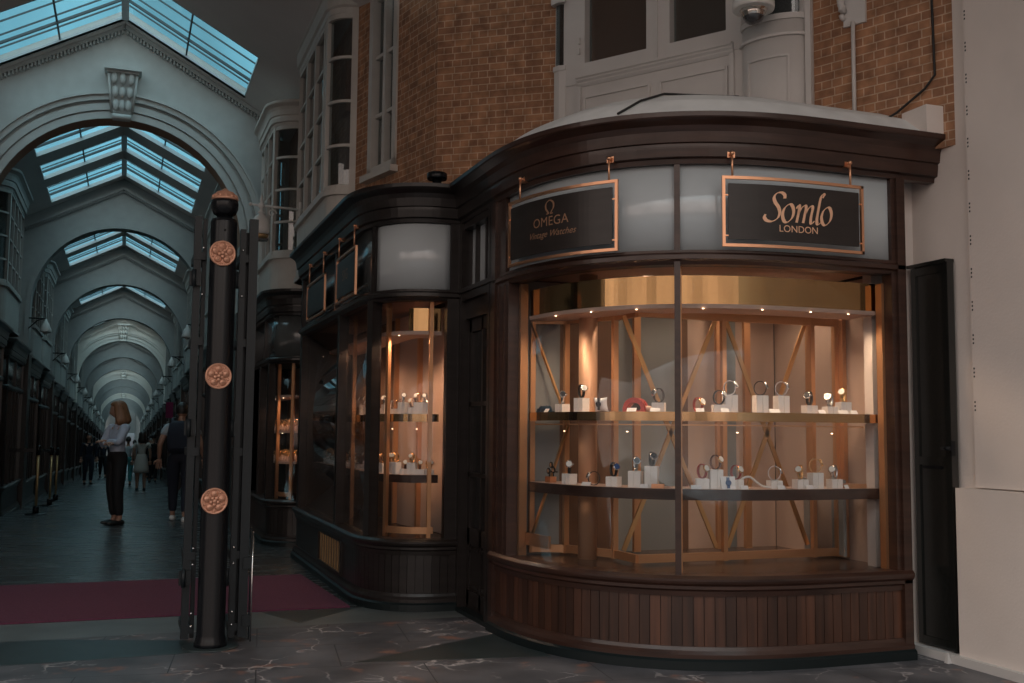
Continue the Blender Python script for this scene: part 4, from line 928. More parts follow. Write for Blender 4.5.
            # only the nearest ones keep their goods
# ------------------------------------------------------------------ hanging signs
def hsign(name, label, path, s0, s1, z0, z1, out, rods, inset=(.035, .045), group=None, fm='copper'):
    t = thing(name, label, 'sign', group=group)
    def fr(m):
        n = 12
        for z in (z0, z1-.018): sweep(m, path, s0, s1, rect(out-.009, out+.009, z, z+.018), m=n)
        for s in (s0+.009, s1-.009): post(m, path, s, .018, out-.009, out+.009, z0, z1)
    mk('sign_frame', fr, fm, t)
    mk('sign_board', lambda m: sweep(m, path, s0+inset[0], s1-inset[0], rect(out-.006, out+.006, z0+inset[1], z1-inset[1]), smooth=False, m=24), 'sign', t)
    for s in (s0+inset[0]/2+.004, s1-inset[0]/2-.004):
        for z in (z0+.1*(z1-z0)+.02, z1-.28*(z1-z0)): mk('sign_pin', lambda m: post(m, path, s, .03, out-.004, out+.004, z, z+.008), fm, t)
    for s in rods:
        h = mk('hanging_rod', lambda m: (tube(m, [path.at(s, out)[0]+(z1-.005,), path.at(s, out)[0]+(3.0,)], .007, 8), tube(m, [path.at(s, out)[0]+(3.0,), path.at(s, .02)[0]+(3.0,)], .007, 8), ball(m, path.at(s, out)[0]+(3.0,), .014, 10)), fm, t)
        mk('fixing_plate', lambda m: post(m, path, s, .045, .018, .05, 2.978, 3.03), fm, h)
    return t
g1 = hsign('hanging_sign', 'black hanging sign in copper frame lettered OMEGA Vintage Watches', PS, S(1.215), S(2.146), 2.43, 2.865, .07, (S(1.36), S(2.09)))
g2 = hsign('hanging_sign', 'black hanging sign in copper frame lettered Somlo London', PS, S(2.73), S(3.65), 2.44, 2.862, .07, (S(2.79), S(3.56)))
def lettering(parent, name, mat, items):
    mb = MB()
    for vf, path, t0, z, out, sc_, sh in items: on_path(mb, vf, path, t0, z, out, sc_, sh)
    return mb.build(name, mat, parent)
# 'Somlo' drawn with a broad nib
S_ = cr([(1.02, 1.30), (.98, 1.50), (.78, 1.62), (.52, 1.56), (.40, 1.32), (.50, 1.06), (.72, .80), (.84, .50), (.76, .18), (.48, -.01), (.18, .02), (.02, .18), (.05, .36)], 8)
o_ = lambda x: cr([(x+.28, .98), (x+.06, .74), (x+.0, .38), (x+.14, .04), (x+.36, .0), (x+.58, .26), (x+.62, .62), (x+.48, .94)], 8, True)
m_ = lambda x: [cr([(x, .78), (x+.10, .96), (x+.18, .90), (x+.16, .45), (x+.12, .0)], 6), cr([(x+.14, .45), (x+.30, .82), (x+.48, .98), (x+.58, .88), (x+.55, .45), (x+.52, .0)], 6), cr([(x+.55, .45), (x+.72, .82), (x+.90, .98), (x+1.0, .86), (x+.96, .4), (x+.98, .06), (x+1.08, .02), (x+1.2, .16)], 6)]
l_ = lambda x: [cr([(x+.30, 1.50), (x+.38, 1.68), (x+.30, 1.72), (x+.18, 1.5), (x+.12, .8), (x+.10, .25), (x+.16, .02), (x+.28, .02), (x+.42, .16)], 7)]
som = [S_, o_(1.02)]+m_(1.78)+l_(3.02)+[o_(3.40)]
vf = nib(som, .20, math.radians(35), .055); sh = .16
k = .108
lettering(g2, 'lettering', 'letter', [(([(x+sh*y, y) for x, y in vf[0]], vf[1]), PS, S(3.195)-2.10*k, 2.600, .0775, k, 0), (text_polys('LONDON', .058, 0, 1.0), PS, S(3.19), 2.540, .0775, 1, 0)])
om = nib([cr([(-.34, 0), (-.12, 0), (-.20, .16), (-.38, .42), (-.36, .78), (0, 1.0), (.36, .78), (.38, .42), (.20, .16), (.12, 0), (.34, 0)], 7)], .16, math.radians(20), .07)
lettering(g1, 'lettering', 'letterdim', [(om, PS, S(1.672), 2.715, .0775, .085, 0), (text_polys('OMEGA', .084, 0, 1.05), PS, S(1.672), 2.640, .0775, 1, 0)])
lettering(g1, 'lettering', 'letterdim', [(text_polys('Vintage Watches', .058, .4, 1.0), PS, S(1.675), 2.570, .0775, 1, 0)])
g3 = hsign('hanging_sign', 'dark sign with worn lettering on the second shop, nearer its rounded corner', PM, 2.30, 3.09, 2.43, 2.83, .06, (2.38, 3.02))
g4 = hsign('hanging_sign', 'dark sign on the second shop, farther along its straight fascia', PM, .72, 1.72, 2.43, 2.80, .06, (.82, 1.62))
lettering(g3, 'lettering', 'letterdim', [(text_polys('SIG', .13, 0, 1.3), PM, 2.70, 2.60, .0675, 1, 0)])
# ------------------------------------------------------------------ watches and their blocks
def ellipse_strip(mb, rx, rz, w, th, a0=0, a1=2*PI, n=26):
    rings = []
    for i in range(n+1):
        a = a0+(a1-a0)*i/n; c, s = math.cos(a), math.sin(a)
        rings.append(mb.add([(-w/2, -rx*c, rz*s), (w/2, -rx*c, rz*s), (w/2, -(rx-th)*c, (rz-th)*s), (-w/2, -(rx-th)*c, (rz-th)*s)]))
    for a, b in zip(rings, rings[1:]):
        for i in range(4): mb.face([a+i, a+(i+1) % 4, b+(i+1) % 4, b+i], smooth=i in (0, 2))
def watch(strap, case, dial, r=.041, cr_=.0215):
    """standing strap loop whose axis is local X; the dial sits on the front upper side (-Y)"""
    t = thing('wristwatch', '', 'watch')
    mk('strap', lambda m: ellipse_strip(m, r*.86, r, .017, .0035), strap, t)
    a = math.radians(24); R3 = Matrix.Rotation(PI/2-a, 3, 'X'); c = Vector((0, -r*.9*math.cos(a), r*.97*math.sin(a)))
    mt = Matrix.Rotation(math.radians(90-24), 3, 'X')
    cs = mk('case', lambda m: (lathe(m, [(cr_*.9, -.004), (cr_, -.002), (cr_, .004), (cr_*.86, .0065)], c, 20, mat=mt), box(m, c+mt @ Vector((cr_+.003, 0, 0)), (.006, .005, .005))), case, t)
    def dl(m):
        lathe(m, [(cr_*.80, .0064), (cr_*.80, .0072)], c, 20, mat=mt)
    d = mk('dial', dl, dial, cs)
    return t
W = {}
for key, (a, b, c) in dict(ss=('steel', 'steel', 'dialblk'), sw=('steel', 'steel', 'dialwht'), gw=('gold', 'gold', 'dialwht'), kw=('strapblk', 'steel', 'dialwht'), kk=('strapblk', 'steel', 'dialblk'), bw=('strapbrn', 'gold', 'dialwht'), bb=('strapblk', 'steel', 'dialblu'), rw=('strapred', 'gold', 'dialwht')).items(): W[key] = [watch(a, b, c), False]
adj = dict(ss='steel watch with dark dial', sw='steel watch with pale dial', gw='gold watch with pale dial', kw='pale-dialled watch on black strap', kk='dark-dialled watch on black strap', bw='gold watch on brown strap', bb='blue-dialled watch on black strap', rw='gold watch on red strap')
def put_watch(key, loc, rz, label, group=None, scale=1.0):
    w, u = W[key]
    if not u: W[key][1] = True; o = w
    else: o = dup(w)
    o.location = loc; o.rotation_euler = (0, 0, rz); o['label'] = label; o.scale = (scale,)*3
    if group: o['group'] = group
    elif 'group' in o: del o['group']
    return o
def blockmesh(m, w, h, slit=True):
    box(m, (-w*.27, 0, h/2), (w*.46, w*.8, h)); box(m, (w*.27, 0, h/2), (w*.46, w*.8, h)); box(m, (0, .003, h/2), (w*.2, w*.72, h-.004))
def put_block(loc, rz, h, label, w=.078, group=None):
    o = mk('display_block', lambda m: blockmesh(m, w, h), 'ivory'); o.location = loc; o.rotation_euler = (0, 0, rz); return tag(o, label, 'display block', group)
def put_card(path, s, o, z, label, rz=0, wdt=.05):
    (q, n) = path.at(s, o); c = mk('price_card', lambda m: hexa(m, [(-wdt/2, 0, 0), (wdt/2, 0, 0), (wdt/2, .016, .022), (-wdt/2, .016, .022)], (0, .002, 0)), 'card')
    c.location = (q[0], q[1], z+.0005); c.rotation_euler = (0, 0, math.atan2(-n[0], n[1])+PI+rz if False else math.atan2(n[1], n[0])+PI/2+rz); return tag(c, label, 'price card')
def face_ang(n): return math.atan2(n[1], n[0])+PI/2      # local -Y towards n
items_up = [  # s, block height, key, turn, z extra
    (1.452, .052, 'ss', .7), (1.673, .088, 'kw', .9), (2.338, .055, 'kk', -.5), (2.625, .0, 'rw', .35), (2.775, .045, 'kw', .5), (2.855, .105, 'sw', .7), (3.077, .105, 'kk', .7), (3.235, .105, 'sw', .8), (3.447, .05, 'kk', -.7), (3.60, .045, 'sw', -.7), (3.70, .075, 'gw', -.6)]
items_lo = [(1.542, .065, 'kw', .5), (1.80, .0, 'kk', -.4), (1.979, .06, 'bb', .7), (2.16, .098, 'ss', .2), (2.284, .13, 'kk', .2), (2.651, .06, 'rw', .3), (2.748, .115, 'bw', .4), (2.893, .055, 'rw', .2), (3.176, .05, 'ss', .8), (3.372, .055, 'gw', -.6), (3.483, .095, 'gw', .8), (3.624, .055, 'sw', -.7)]
ordn2 = ['first', 'second', 'third', 'fourth', 'fifth', 'sixth', 'seventh', 'eighth', 'ninth', 'tenth', 'eleventh', 'twelfth', 'thirteenth']
for nm, its, zt in (('upper', items_up, 1.4755), ('lower', items_lo, 1.0155)):
    bi = 0
    for i, (s, h, key, rot) in enumerate(its):
        (q, n) = PS.at(S(s), -.215); rz = face_ang(n)
        if h > 0:
            bi += 1
            size = 'tall' if h > .08 else 'low'
            put_block((q[0], q[1], zt), rz, h, f'{size} ivory block, {ordn2[bi-1]} from left on the {nm} curved shelf')
            lab = f'{adj[key]}, {ordn2[i]} of the block watches along the {nm} curved shelf'
        else: lab = f'{adj[key]} standing without a block, low on the {nm} curved shelf'
        put_watch(key, (q[0], q[1], zt+h+.0445), rz+rot+math.copysign(.3, rot), lab, scale=1.08)
for j, (s, z, w) in enumerate(((1.33, 1.4755, .05), (1.36, 1.4755, .045), (2.15, 1.4755, .06), (2.32, 1.4755, .06), (2.63, 1.4755, .05), (2.80, 1.4755, .05), (3.15, 1.4755, .07), (3.50, 1.4755, .05), (3.66, 1.4755, .07), (3.74, 1.4755, .05))):
    if j == 1: continue
    put_card(PS, S(s), -.155, z, f'tiny white price card, {ordn2[j if j < 1 else j-1]} from left on the upper shelf of the curved window', wdt=w)
for j, (s, w) in enumerate(((1.78, .07), (2.24, .05), (2.60, .06), (2.84, .05), (2.93, .045), (3.19, .05), (3.40, .05), (3.68, .05))):
    put_card(PS, S(s), -.150, 1.0155, f'tiny white price card, {ordn2[j]} from left on the lower shelf of the curved window', wdt=w)
# individual pieces
def at(s, o, z): (q, n) = PS.at(S(s), o); return (q[0], q[1], z), face_ang(n)
(l, a) = at(1.24, -.20, 1.4755)
t = thing('watch_box', 'dark blue leather watch stand boxes, leftmost on the upper shelf', 'watch box', l, a)
def bbx(m):
    for x in (-.035, .03): 
        b = MB(); n = 10
        pts = [(.026*math.cos(PI*i/n), .045*math.sin(PI*i/n)) for i in range(n+1)]
        v = m.add([(x-.02, y, z) for y, z in pts]+[(x+.02, y, z) for y, z in pts]+[(x-.02, .6*y, .55*z) for y, z in pts]+[(x+.02, .6*y, .55*z) for y, z in pts]); q = n+1
        for i in range(n):
            m.face([v+i, v+i+1, v+q+i+1, v+q+i]); m.face([v+2*q+i, v+3*q+i, v+3*q+i+1, v+2*q+i+1]); m.face([v+i, v+2*q+i, v+2*q+i+1, v+i+1]); m.face([v+q+i, v+q+i+1, v+3*q+i+1, v+3*q+i])
        box(m, (x, -.028, .012), (.045, .012, .024))
mk('arched_rest', bbx, 'bluebox', t); mk('box_base', lambda m: box(m, (0, .0, .004), (.13, .07, .008)), 'bluebox', t)
(l, a) = at(1.87, -.22, 1.4755)
t = thing('watch_cushion', 'small white cushion holding a dark watch, right of the copper column', 'cushion', l, a)
def cush(m):
    n = 9
    def P(i, j, s):
        u, v = i/(n-1)*2-1, j/(n-1)*2-1; k = 1-.16*(1-abs(u)**2*0)*(1-u*u if abs(v) > .99 else 0)-.0
        x = u*.052*(1-.14*(1-v*v)); z = v*.045*(1-.14*(1-u*u)); y = s*.022*(1-u**4)*(1-v**4)
        return (x, y-.22*(z+.045), z+.045)
    for s in (-1, 1):
        b = m.add([P(i, j, s) for j in range(n) for i in range(n)])
        for j in range(n-1):
            for i in range(n-1): m.face([b+j*n+i, b+j*n+i+1, b+(j+1)*n+i+1, b+(j+1)*n+i], smooth=True)
mk('cushion_body', cush, 'card', t)
mw = Matrix.Rotation(PI/2+.2, 3, 'X')
mk('watch_strap', lambda m: box(m, (0, -.036, .047), (.016, .006, .075)), 'strapblk', t)
mk('watch_case', lambda m: lathe(m, [(.018, 0), (.02, .004), (.017, .01)], (0, -.036, .047), 20, mat=mw), 'dialblk', t)
(l, a) = at(2.15, -.24, 1.4755)
t = thing('watch_box', 'bright red leather arched watch box with a white card in front, on the upper shelf', 'watch box', l, a)
def redb(m):
    n = 14
    o = [(.068*math.cos(PI*i/n), .025+.062*math.sin(PI*i/n)) for i in range(n+1)]; i_ = [(.045*math.cos(PI*i/n), .02+.036*math.sin(PI*i/n)) for i in range(n+1)]
    for y0, y1 in ((-.04, -.01), (.012, .04)):
        v = m.add([(x, y0, z) for x, z in o]+[(x, y1, z) for x, z in o]+[(x, y0, z) for x, z in i_]+[(x, y1, z) for x, z in i_]); q = n+1
        for i in range(n): m.face([v+i, v+q+i, v+q+i+1, v+i+1]); m.face([v+i, v+i+1, v+2*q+i+1, v+2*q+i]); m.face([v+q+i, v+3*q+i, v+3*q+i+1, v+q+i+1]); m.face([v+2*q+i, v+2*q+i+1, v+3*q+i+1, v+3*q+i])
    for s in (-1, 1): box(m, (s*.058, 0, .014), (.024, .085, .028))
    box(m, (0, .0, .004), (.12, .08, .008))
mk('arch_frame', redb, 'redbox', t); mk('lining', lambda m: ball(m, (.0, .02, .03), .03, 12, (1, .4, .9)), 'strapblk', t)
(l, a) = at(2.24, -.26, 1.4755)
tag(mk('ring_pad', lambda m: ball(m, (l[0], l[1], l[2]+.019), .03, 14, (1.1, 1, .65)), 'pinkboard'), 'small round blush pad beside the red leather box', 'pad')
(l, a) = at(1.307, -.22, 1.0155)
t = thing('watch_tree', 'cluster of dark watches on a small copper cube, leftmost on the lower shelf', 'watch stand', l, a)
mk('cube_base', lambda m: [box(m, (x, -.01, .02), (.019, .05, .038)) for x in (-.021, 0, .021)], 'copper', t)
mk('holder', lambda m: (tube(m, [(0, .01, 0), (0, .01, .11)], .004), tube(m, [(-.05, .01, .07), (.05, .01, .07)], .004), tube(m, [(-.05, .01, 0), (-.05, .01, .07)], .003)), 'strapblk', t)
for x, z in ((-.036, .075), (.028, .082), (-.002, .115)):
    m = MB(); lathe(m, [(.018, 0), (.022, .004), (.019, .010)], (x, 0, z), 18, mat=Matrix.Rotation(PI/2, 3, 'X')); d = m.build('dark_watch', 'strapblk', t)
    m = MB(); lathe(m, [(.013, .010), (.013, .0108)], (x, 0, z), 14, mat=Matrix.Rotation(PI/2, 3, 'X')); m.build('dial', 'steel', d)
(l, a) = at(2.34, -.16, 1.0155)
tag(mk('plinth_block', lambda m: box(m, (l[0], l[1], l[2]+.013), (.075, .03, .026), a), 'copper'), 'small flat copper block on the lower shelf left of the window mullion', 'block')
(l, a) = at(2.82, -.158, 1.0155)
t = thing('watch_cushion', 'white square cushion with a blue watch propped on the lower shelf', 'cushion', l, a)
mk('cushion_body', lambda m: hexa(m, [(-.04, 0, 0), (.04, 0, 0), (.045, .02, .075), (-.045, .02, .075)], (0, .012, 0)), 'card', t)
mk('watch_strap', lambda m: hexa(m, [(-.009, -.004, .006), (.009, -.004, .006), (.009, .014, .07), (-.009, .014, .07)], (0, .004, 0)), 'dialblu', t)
mk('watch_case', lambda m: lathe(m, [(.017, 0), (.018, .004), (.015, .008)], (0, .004, .038), 18, mat=Matrix.Rotation(PI/2-.25, 3, 'X')), 'dialblu', t)
(l, a) = at(3.03, -.20, 1.0155)
t = thing('shoehorn_stand', 'long curved white loop rest lying open on the lower shelf', 'display rest', l, a)
mk('curved_band', lambda m: tube(m, [(x, 0, z) for x, z in cr([(-.10, .004), (-.105, .035), (-.08, .065), (-.04, .072), (0, .045), (.04, .018), (.09, .008), (.12, .012)], 5)], [.007]*35+[.004], 8), 'lampwhite', t)
(l, a) = at(3.54, -.215, 1.0155)
mk('x', lambda m: None, 'card') if False else None
# flat wooden plinth under the right hand blocks
(l, a) = at(3.75, -.20, 1.0155)
tag(mk('wooden_plinth', lambda m: box(m, (l[0], l[1], l[2]+.013), (.13, .10, .026), a), 'satin'), 'low brown plinth at the right end of the lower shelf', 'plinth')
# second shop: rows of watches
rr = random.Random(11)
def row(path, s0, s1, ds, z, groupname, label, blabel, bgroup, keys, o=-.21, hs=(.04, .05, .075, .09), sc_=.95):
    s = s0
    while s < s1:
        (q, n) = path.at(s, o+rr.uniform(-.03, .02)); h = rr.choice(hs); rz = face_ang(n)
        b = mk('display_block', lambda m: blockmesh(m, .07, h), 'ivory'); b.location = (q[0], q[1], z+.0005); b.rotation_euler = (0, 0, rz); tag(b, blabel, 'display block', bgroup)
        put_watch(rr.choice(keys), (q[0], q[1], z+h+.040*sc_), rz+rr.uniform(-.8, .8), label, groupname, sc_)
        s += ds*rr.uniform(.92, 1.15)
row(PM, 2.2, 3.95, .115, 1.476, 'watches on the upper shelf of the second shop', 'warm-lit gold or pale watch on the upper shelf of the second shop', 'small ivory block on the upper shelf of the second shop', 'blocks on the upper shelf of the second shop', ['gw', 'sw', 'bw'])
row(PM, .5, 3.95, .125, 1.006, 'watches on the lower shelf of the second shop', 'warm-lit watch on the lower shelf of the second shop', 'small ivory block on the lower shelf of the second shop', 'blocks on the lower shelf of the second shop', ['gw', 'sw', 'bw', 'gw'])
def ringrow(z, nm):
    src = thing('ring_stand', '', 'ring stand'); mk('cone', lambda m: lathe(m, [(.022, 0), (.021, .01), (.010, .05), (.007, .06)], n=10), 'pinkboard', src); mk('ring', lambda m: ellipse_strip(m, .022, .026, .01, .004, n=12), 'gold', src).location = (0, -.005, .075)
    f = True; lab = f'tiny gold piece on pale cone on the {nm} shelf of the third shop'
    for row_, o in ((0, -.17), (1, -.24), (2, -.31)):
        s = 1.0+.02*row_
        while s < 2.28:
            (q, n) = P3.at(s, o); 
            if f: o_ = src; f = False
            else: o_ = dup(src)
            o_.location = (q[0], q[1], z+.0005+.0*row_); o_.rotation_euler = (0, 0, face_ang(n)+rr.uniform(-1, 1)); k_ = rr.uniform(.8, 1.25)+.12*row_; o_.scale = (k_, k_, k_)
            o_['label'] = lab; o_['group'] = f'jewellery on the {nm} shelf of the third shop'
            s += rr.uniform(.07, .09)
ringrow(.97, 'lower'); ringrow(1.33, 'upper')
# ------------------------------------------------------------------ gate pillar with roses, folded gate leaves
gp = thing('gate_pillar', 'tall black round pillar with ball finial and three copper roses', 'pillar', (.547, 6.87, 0))
mk('shaft', lambda m: lathe(m, [(.10, 0), (.10, .03), (.092, .05), (.086, .08), (.083, 1.5), (.082, 2.66), (.078, 2.68), (.05, 2.69), (.045, 2.705)], n=32), 'blackmat', gp)
mk('ball_finial', lambda m: lathe(m, [(.045, 2.70), (.07, 2.715), (.084, 2.75), (.086, 2.785), (.08, 2.81)], n=28), 'blackmat', gp)
mk('finial_cap', lambda m: (lathe(m, [(.082, 2.805), (.086, 2.815), (.080, 2.825), (.066, 2.835), (.062, 2.85), (.05, 2.86), (.03, 2.866), (.012, 2.88), (.005, 2.885)], n=28), [ball(m, (.07*math.cos(a*PI/6), .07*math.sin(a*PI/6), 2.828), .014, 8) for a in range(12)]), 'rose', gp)
def rose(m):
    mt = Matrix.Rotation(PI/2, 3, 'X')
    lathe(m, [(.076, 0), (.082, .008), (.080, .018), (.073, .020), (.068, .008)], n=32, mat=mt)
    for k in range(5):
        a = 2*PI*k/5+PI/2; rt = Matrix.Rotation(0, 3, 'X')
        ball(m, (.045*math.cos(a), -.012, .045*math.sin(a)), .0235, 12, (1, .6, 1)); ball(m, (.045*math.cos(a), -.024, .045*math.sin(a)), .009, 8, (1, .6, 1))
        a2 = a+PI/5; ball(m, (.062*math.cos(a2), -.012, .062*math.sin(a2)), .009, 8, (1, .6, 1))
        ball(m, (.021*math.cos(a2), -.021, .021*math.sin(a2)), .0125, 10, (1, .6, 1))
    ball(m, (0, -.029, 0), .013, 12, (1, .6, 1))
for i, z in enumerate((.901, 1.674, 2.449)):
    r_ = mk('rose', rose, 'rose', gp); r_.location = (-.012, -.080, z); r_.rotation_euler = (0, 0, .06)
mk('shaft_bolt', lambda m: ball(m, (0, -.083, 2.60), .007, 8), 'blackmat', gp)
mk('base_plate', lambda m: lathe(m, [(.17, 0), (.17, .006), (.165, .008)], n=28), 'darkslab', gp)
def leaf(name, label, x0, x1, stiles, zt, rods=False):
    t = thing(name, label, 'gate')
    def f(m):
        for (xa, y, w, d, z1) in stiles: box(m, (xa, y, (z1+.03)/2+.01), (w, d, z1-.03))
        for z in (.10, .55, 1.2, 1.9, 2.45): box(m, ((x0+x1)/2, 7.12, z), (x1-x0, .36, .05))
        for i in range(5): box(m, ((x0+x1)/2, 7.02+i*.05, 1.3), (.012, .012, 2.4))
    mk('leaf_frame', f, 'gatemetal', t)
    def hg(m):
        for z in (zz_,): box(m, (x0+(.01 if x0 < .5 else -.03), 6.94, z), (.07, .05, .09)); tube(m, [(x0+(.0 if x0 < .5 else -.02), 6.90, z-.055), (x0+(.0 if x0 < .5 else -.02), 6.90, z+.055)], .014)
    for zz_ in (.42, 2.30, 1.35): mk('hinge', hg, 'gatemetal', t)
    def bl(m):
        for z in (.12, .2, .5, .6, 2.2, 2.5): ball(m, (x1-.015 if x0 < .5 else x0+.02, 6.925, z), .009, 8)
    mk('bolt', bl, 'steel', t)
    return t
leaf('gate_leaf', 'narrow dark folded gate leaf on the arcade side of the pillar', .375, .445, [(.395, 6.98, .045, .07, 2.70), (.44, 7.0, .025, .05, 2.69)], 2.7)
g = leaf('gate_leaf', 'dark folded gate leaf between the pillar and the shops', .655, .770, [(.676, 6.96, .036, .06, 2.63), (.742, 6.95, .056, .05, 2.70), (.702, 7.02, .028, .05, 2.62)], 2.7)
mk('drop_bolt', lambda m: (tube(m, [(.782, 6.93, .02), (.782, 6.93, .72)], .0045), box(m, (.765, 6.925, .14), (.05, .03, .07)), box(m, (.765, 6.925, .50), (.06, .03, .07))), 'gatemetal', g)
mk('steel_rod', lambda m: tube(m, [(.792, 6.91, .012), (.792, 6.91, .70)], .0048), 'steel', g)
# ------------------------------------------------------------------ lamp camera on its bracket
t = thing('bracket_camera', 'white bell-shaped camera hanging from a scrolled bracket above the shops', 'camera', (1.345, 11.9, 3.62))
mk('bell', lambda m: (lathe(m, [(.085, -.10), (.105, -.09), (.11, -.02), (.095, .06), (.06, .11), (.03, .125), (.025, .14)], n=24)), 'lampwhite', t)
mk('lens_ring', lambda m: (lathe(m, [(.06, -.15), (.08, -.13), (.085, -.10)], n=20)), 'brassdull', t); mk('lens', lambda m: box(m, (.02, 0, -.16), (.12, .12, .02)), 'blackmat', t)
mk('finial', lambda m: lathe(m, [(.02, .13), (.04, .15), (.02, .17), (.018, .2), (.045, .225), (.03, .25), (.012, .27), (.02, .29), (.006, .36)], n=16), 'lampwhite', t)
mk('arm', lambda m: (tube(m, [(-.12, 0, .235), (.44, 0, .215)], .013), ball(m, (-.12, 0, .235), .022, 10), tube(m, [(.12+.05*math.cos(a*PI/5)*(1-a/14), 0, .15+.05*math.sin(a*PI/5)*(1-a/14)) for a in range(0, 11)], .008)), 'lampwhite', t)
mk('wall_plate', lambda m: box(m, (.43, 0, .215), (.03, .10, .16)), 'lampwhite', t)
# small beacon on the second shop's cornice
t = thing('beacon', 'small black round beacon on top of the second shop cornice', 'beacon', (2.22, 7.80, 3.25))
mk('cap', lambda m: lathe(m, [(.075, .055), (.08, .065), (.08, .10), (.072, .108), (.05, .11)], n=24), 'blackmat', t); mk('stem', lambda m: lathe(m, [(.05, 0), (.05, .02), (.035, .03), (.04, .055)], n=20), 'blackmat', t)
# ------------------------------------------------------------------ stanchions
def stanchion(x, y, label):
    z = zf(y); t = thing('barrier_post', label, 'barrier post', (x, y, z))
    mk('base', lambda m: lathe(m, [(.17, 0), (.17, .012), (.15, .02), (.03, .028)], n=28), 'blackmat', t)
    mk('pole', lambda m: lathe(m, [(.022, .02), (.022, 1.0)], n=16), 'brassdull', t); mk('collar', lambda m: lathe(m, [(.05, .028), (.05, .13), (.03, .14)], n=20), 'blackmat', t)
    mk('head', lambda m: lathe(m, [(.033, .98), (.033, 1.12), (.02, 1.14)], n=20), 'blackmat', t); return t
st = [(-1.335, 19.2), (-1.32, 22.4), (-1.35, 24.8)]
for (x, y), l in zip(st, ('nearest brass barrier post with black base by the dark shops', 'middle brass barrier post in the row of three', 'farthest brass barrier post in the row of three')): stanchion(x, y, l)
for (a, b, l) in ((st[0], st[1], 'black barrier tape between the nearest two brass posts'), (st[1], st[2], 'black barrier tape between the farther two brass posts')):
    tag(mk('barrier_tape', lambda m: hexa(m, [(a[0], a[1]+.034, zf(a[1])+1.03), (b[0], b[1]-.034, zf(b[1])+1.03), (b[0], b[1]-.034, zf(b[1])+1.09), (a[0], a[1]+.034, zf(a[1])+1.09)], (.003, 0, 0)), 'blackmat'), l, 'barrier tape')
tag(mk('barrier_tape', lambda m: hexa(m, [(-1.335-.034, 19.2, 1.03+zf(19.2)), (-1.78, 19.2, 1.03+zf(19.2)), (-1.78, 19.2, 1.09+zf(19.2)), (-1.335-.034, 19.2, 1.09+zf(19.2))], (0, .003, 0)), 'blackmat'), 'black barrier tape from the nearest brass post to the dark shop', 'barrier tape')
# wall lanterns through the arcade
wl = thing('wall_lantern', '', 'lantern')
mk('bracket', lambda m: (tube(m, [(.30, 0, .2), (0, 0, .2)], .014), tube(m, [(.30, 0, 0), (.15, 0, .16), (.05, 0, .19)], .01)), 'blackmat', wl)
mk('shade', lambda m: lathe(m, [(.10, -.06), (.11, -.04), (.06, .10), (.03, .14), (.012, .2)], n=16), 'white', wl); mk('bulb', lambda m: ball(m, (0, 0, -.06), .04, 10), 'lanternglass', wl)
f = True
for k in range(1, 10):
    for s in (-1, 1):
        y = YA[k]-.25; side = 'left' if s < 0 else 'right'
        lab = f'small white lantern by the {ordn[k-1]} inner arch on the {side} wall' if k < 5 else f'tiny far lantern on the {side} wall deep in the arcade'; gr = None if k < 5 else f'far lanterns on the {side} wall'
        loc = (CX+s*1.28, y, 3.35+zf(y)); rz = 0 if s > 0 else PI
        if f: wl.location = loc; wl.rotation_euler = (0, 0, rz); wl['label'] = lab; f = False
        else: dup(wl, loc, rz, lab, gr)
tag(mk('hanging_banner', lambda m: box(m, (1.17, 31.5, 1.85), (.2, .03, .45)), 'magenta'), 'small magenta banner hanging over the right side shops', 'banner')
# ------------------------------------------------------------------ people
def skinmesh(nodes, edges, sub=2):
    """nodes: list of (x,y,z,rx,ry); edges: index pairs; first node is the root"""
    me = bpy.data.meshes.new('fig'); me.from_pydata([n[:3] for n in nodes], edges, []); o = bpy.data.objects.new('fig', me); C.objects.link(o)
    md = o.modifiers.new('s', 'SKIN'); md.use_smooth_shade = True; md.branch_smoothing = .6
    for i, n in enumerate(nodes):
        sv = me.skin_vertices[0].data[i]; sv.radius = (n[3], n[4] if len(n) > 4 else n[3]); sv.use_root = (i == 0)
    sb = o.modifiers.new('u', 'SUBSURF'); sb.levels = sub
    bpy.context.view_layer.update()
    m2 = bpy.data.meshes.new_from_object(o.evaluated_get(bpy.context.evaluated_depsgraph_get()))
    bpy.data.objects.remove(o); return m2
def meshobj(name, meshes, mat, parent):
    bm = bmesh.new()
    for m in meshes: bm.from_mesh(m)
    me = bpy.data.meshes.new(name); bm.to_mesh(me); bm.free()
    for p in me.polygons: p.use_smooth = True
    me.materials.append(M[mat]); o = bpy.data.objects.new(name, me); C.objects.link(o); o.parent = parent; return o
def tomesh(mb): me = bpy.data.meshes.new('t'); me.from_pydata(mb.v, [], mb.f); return me
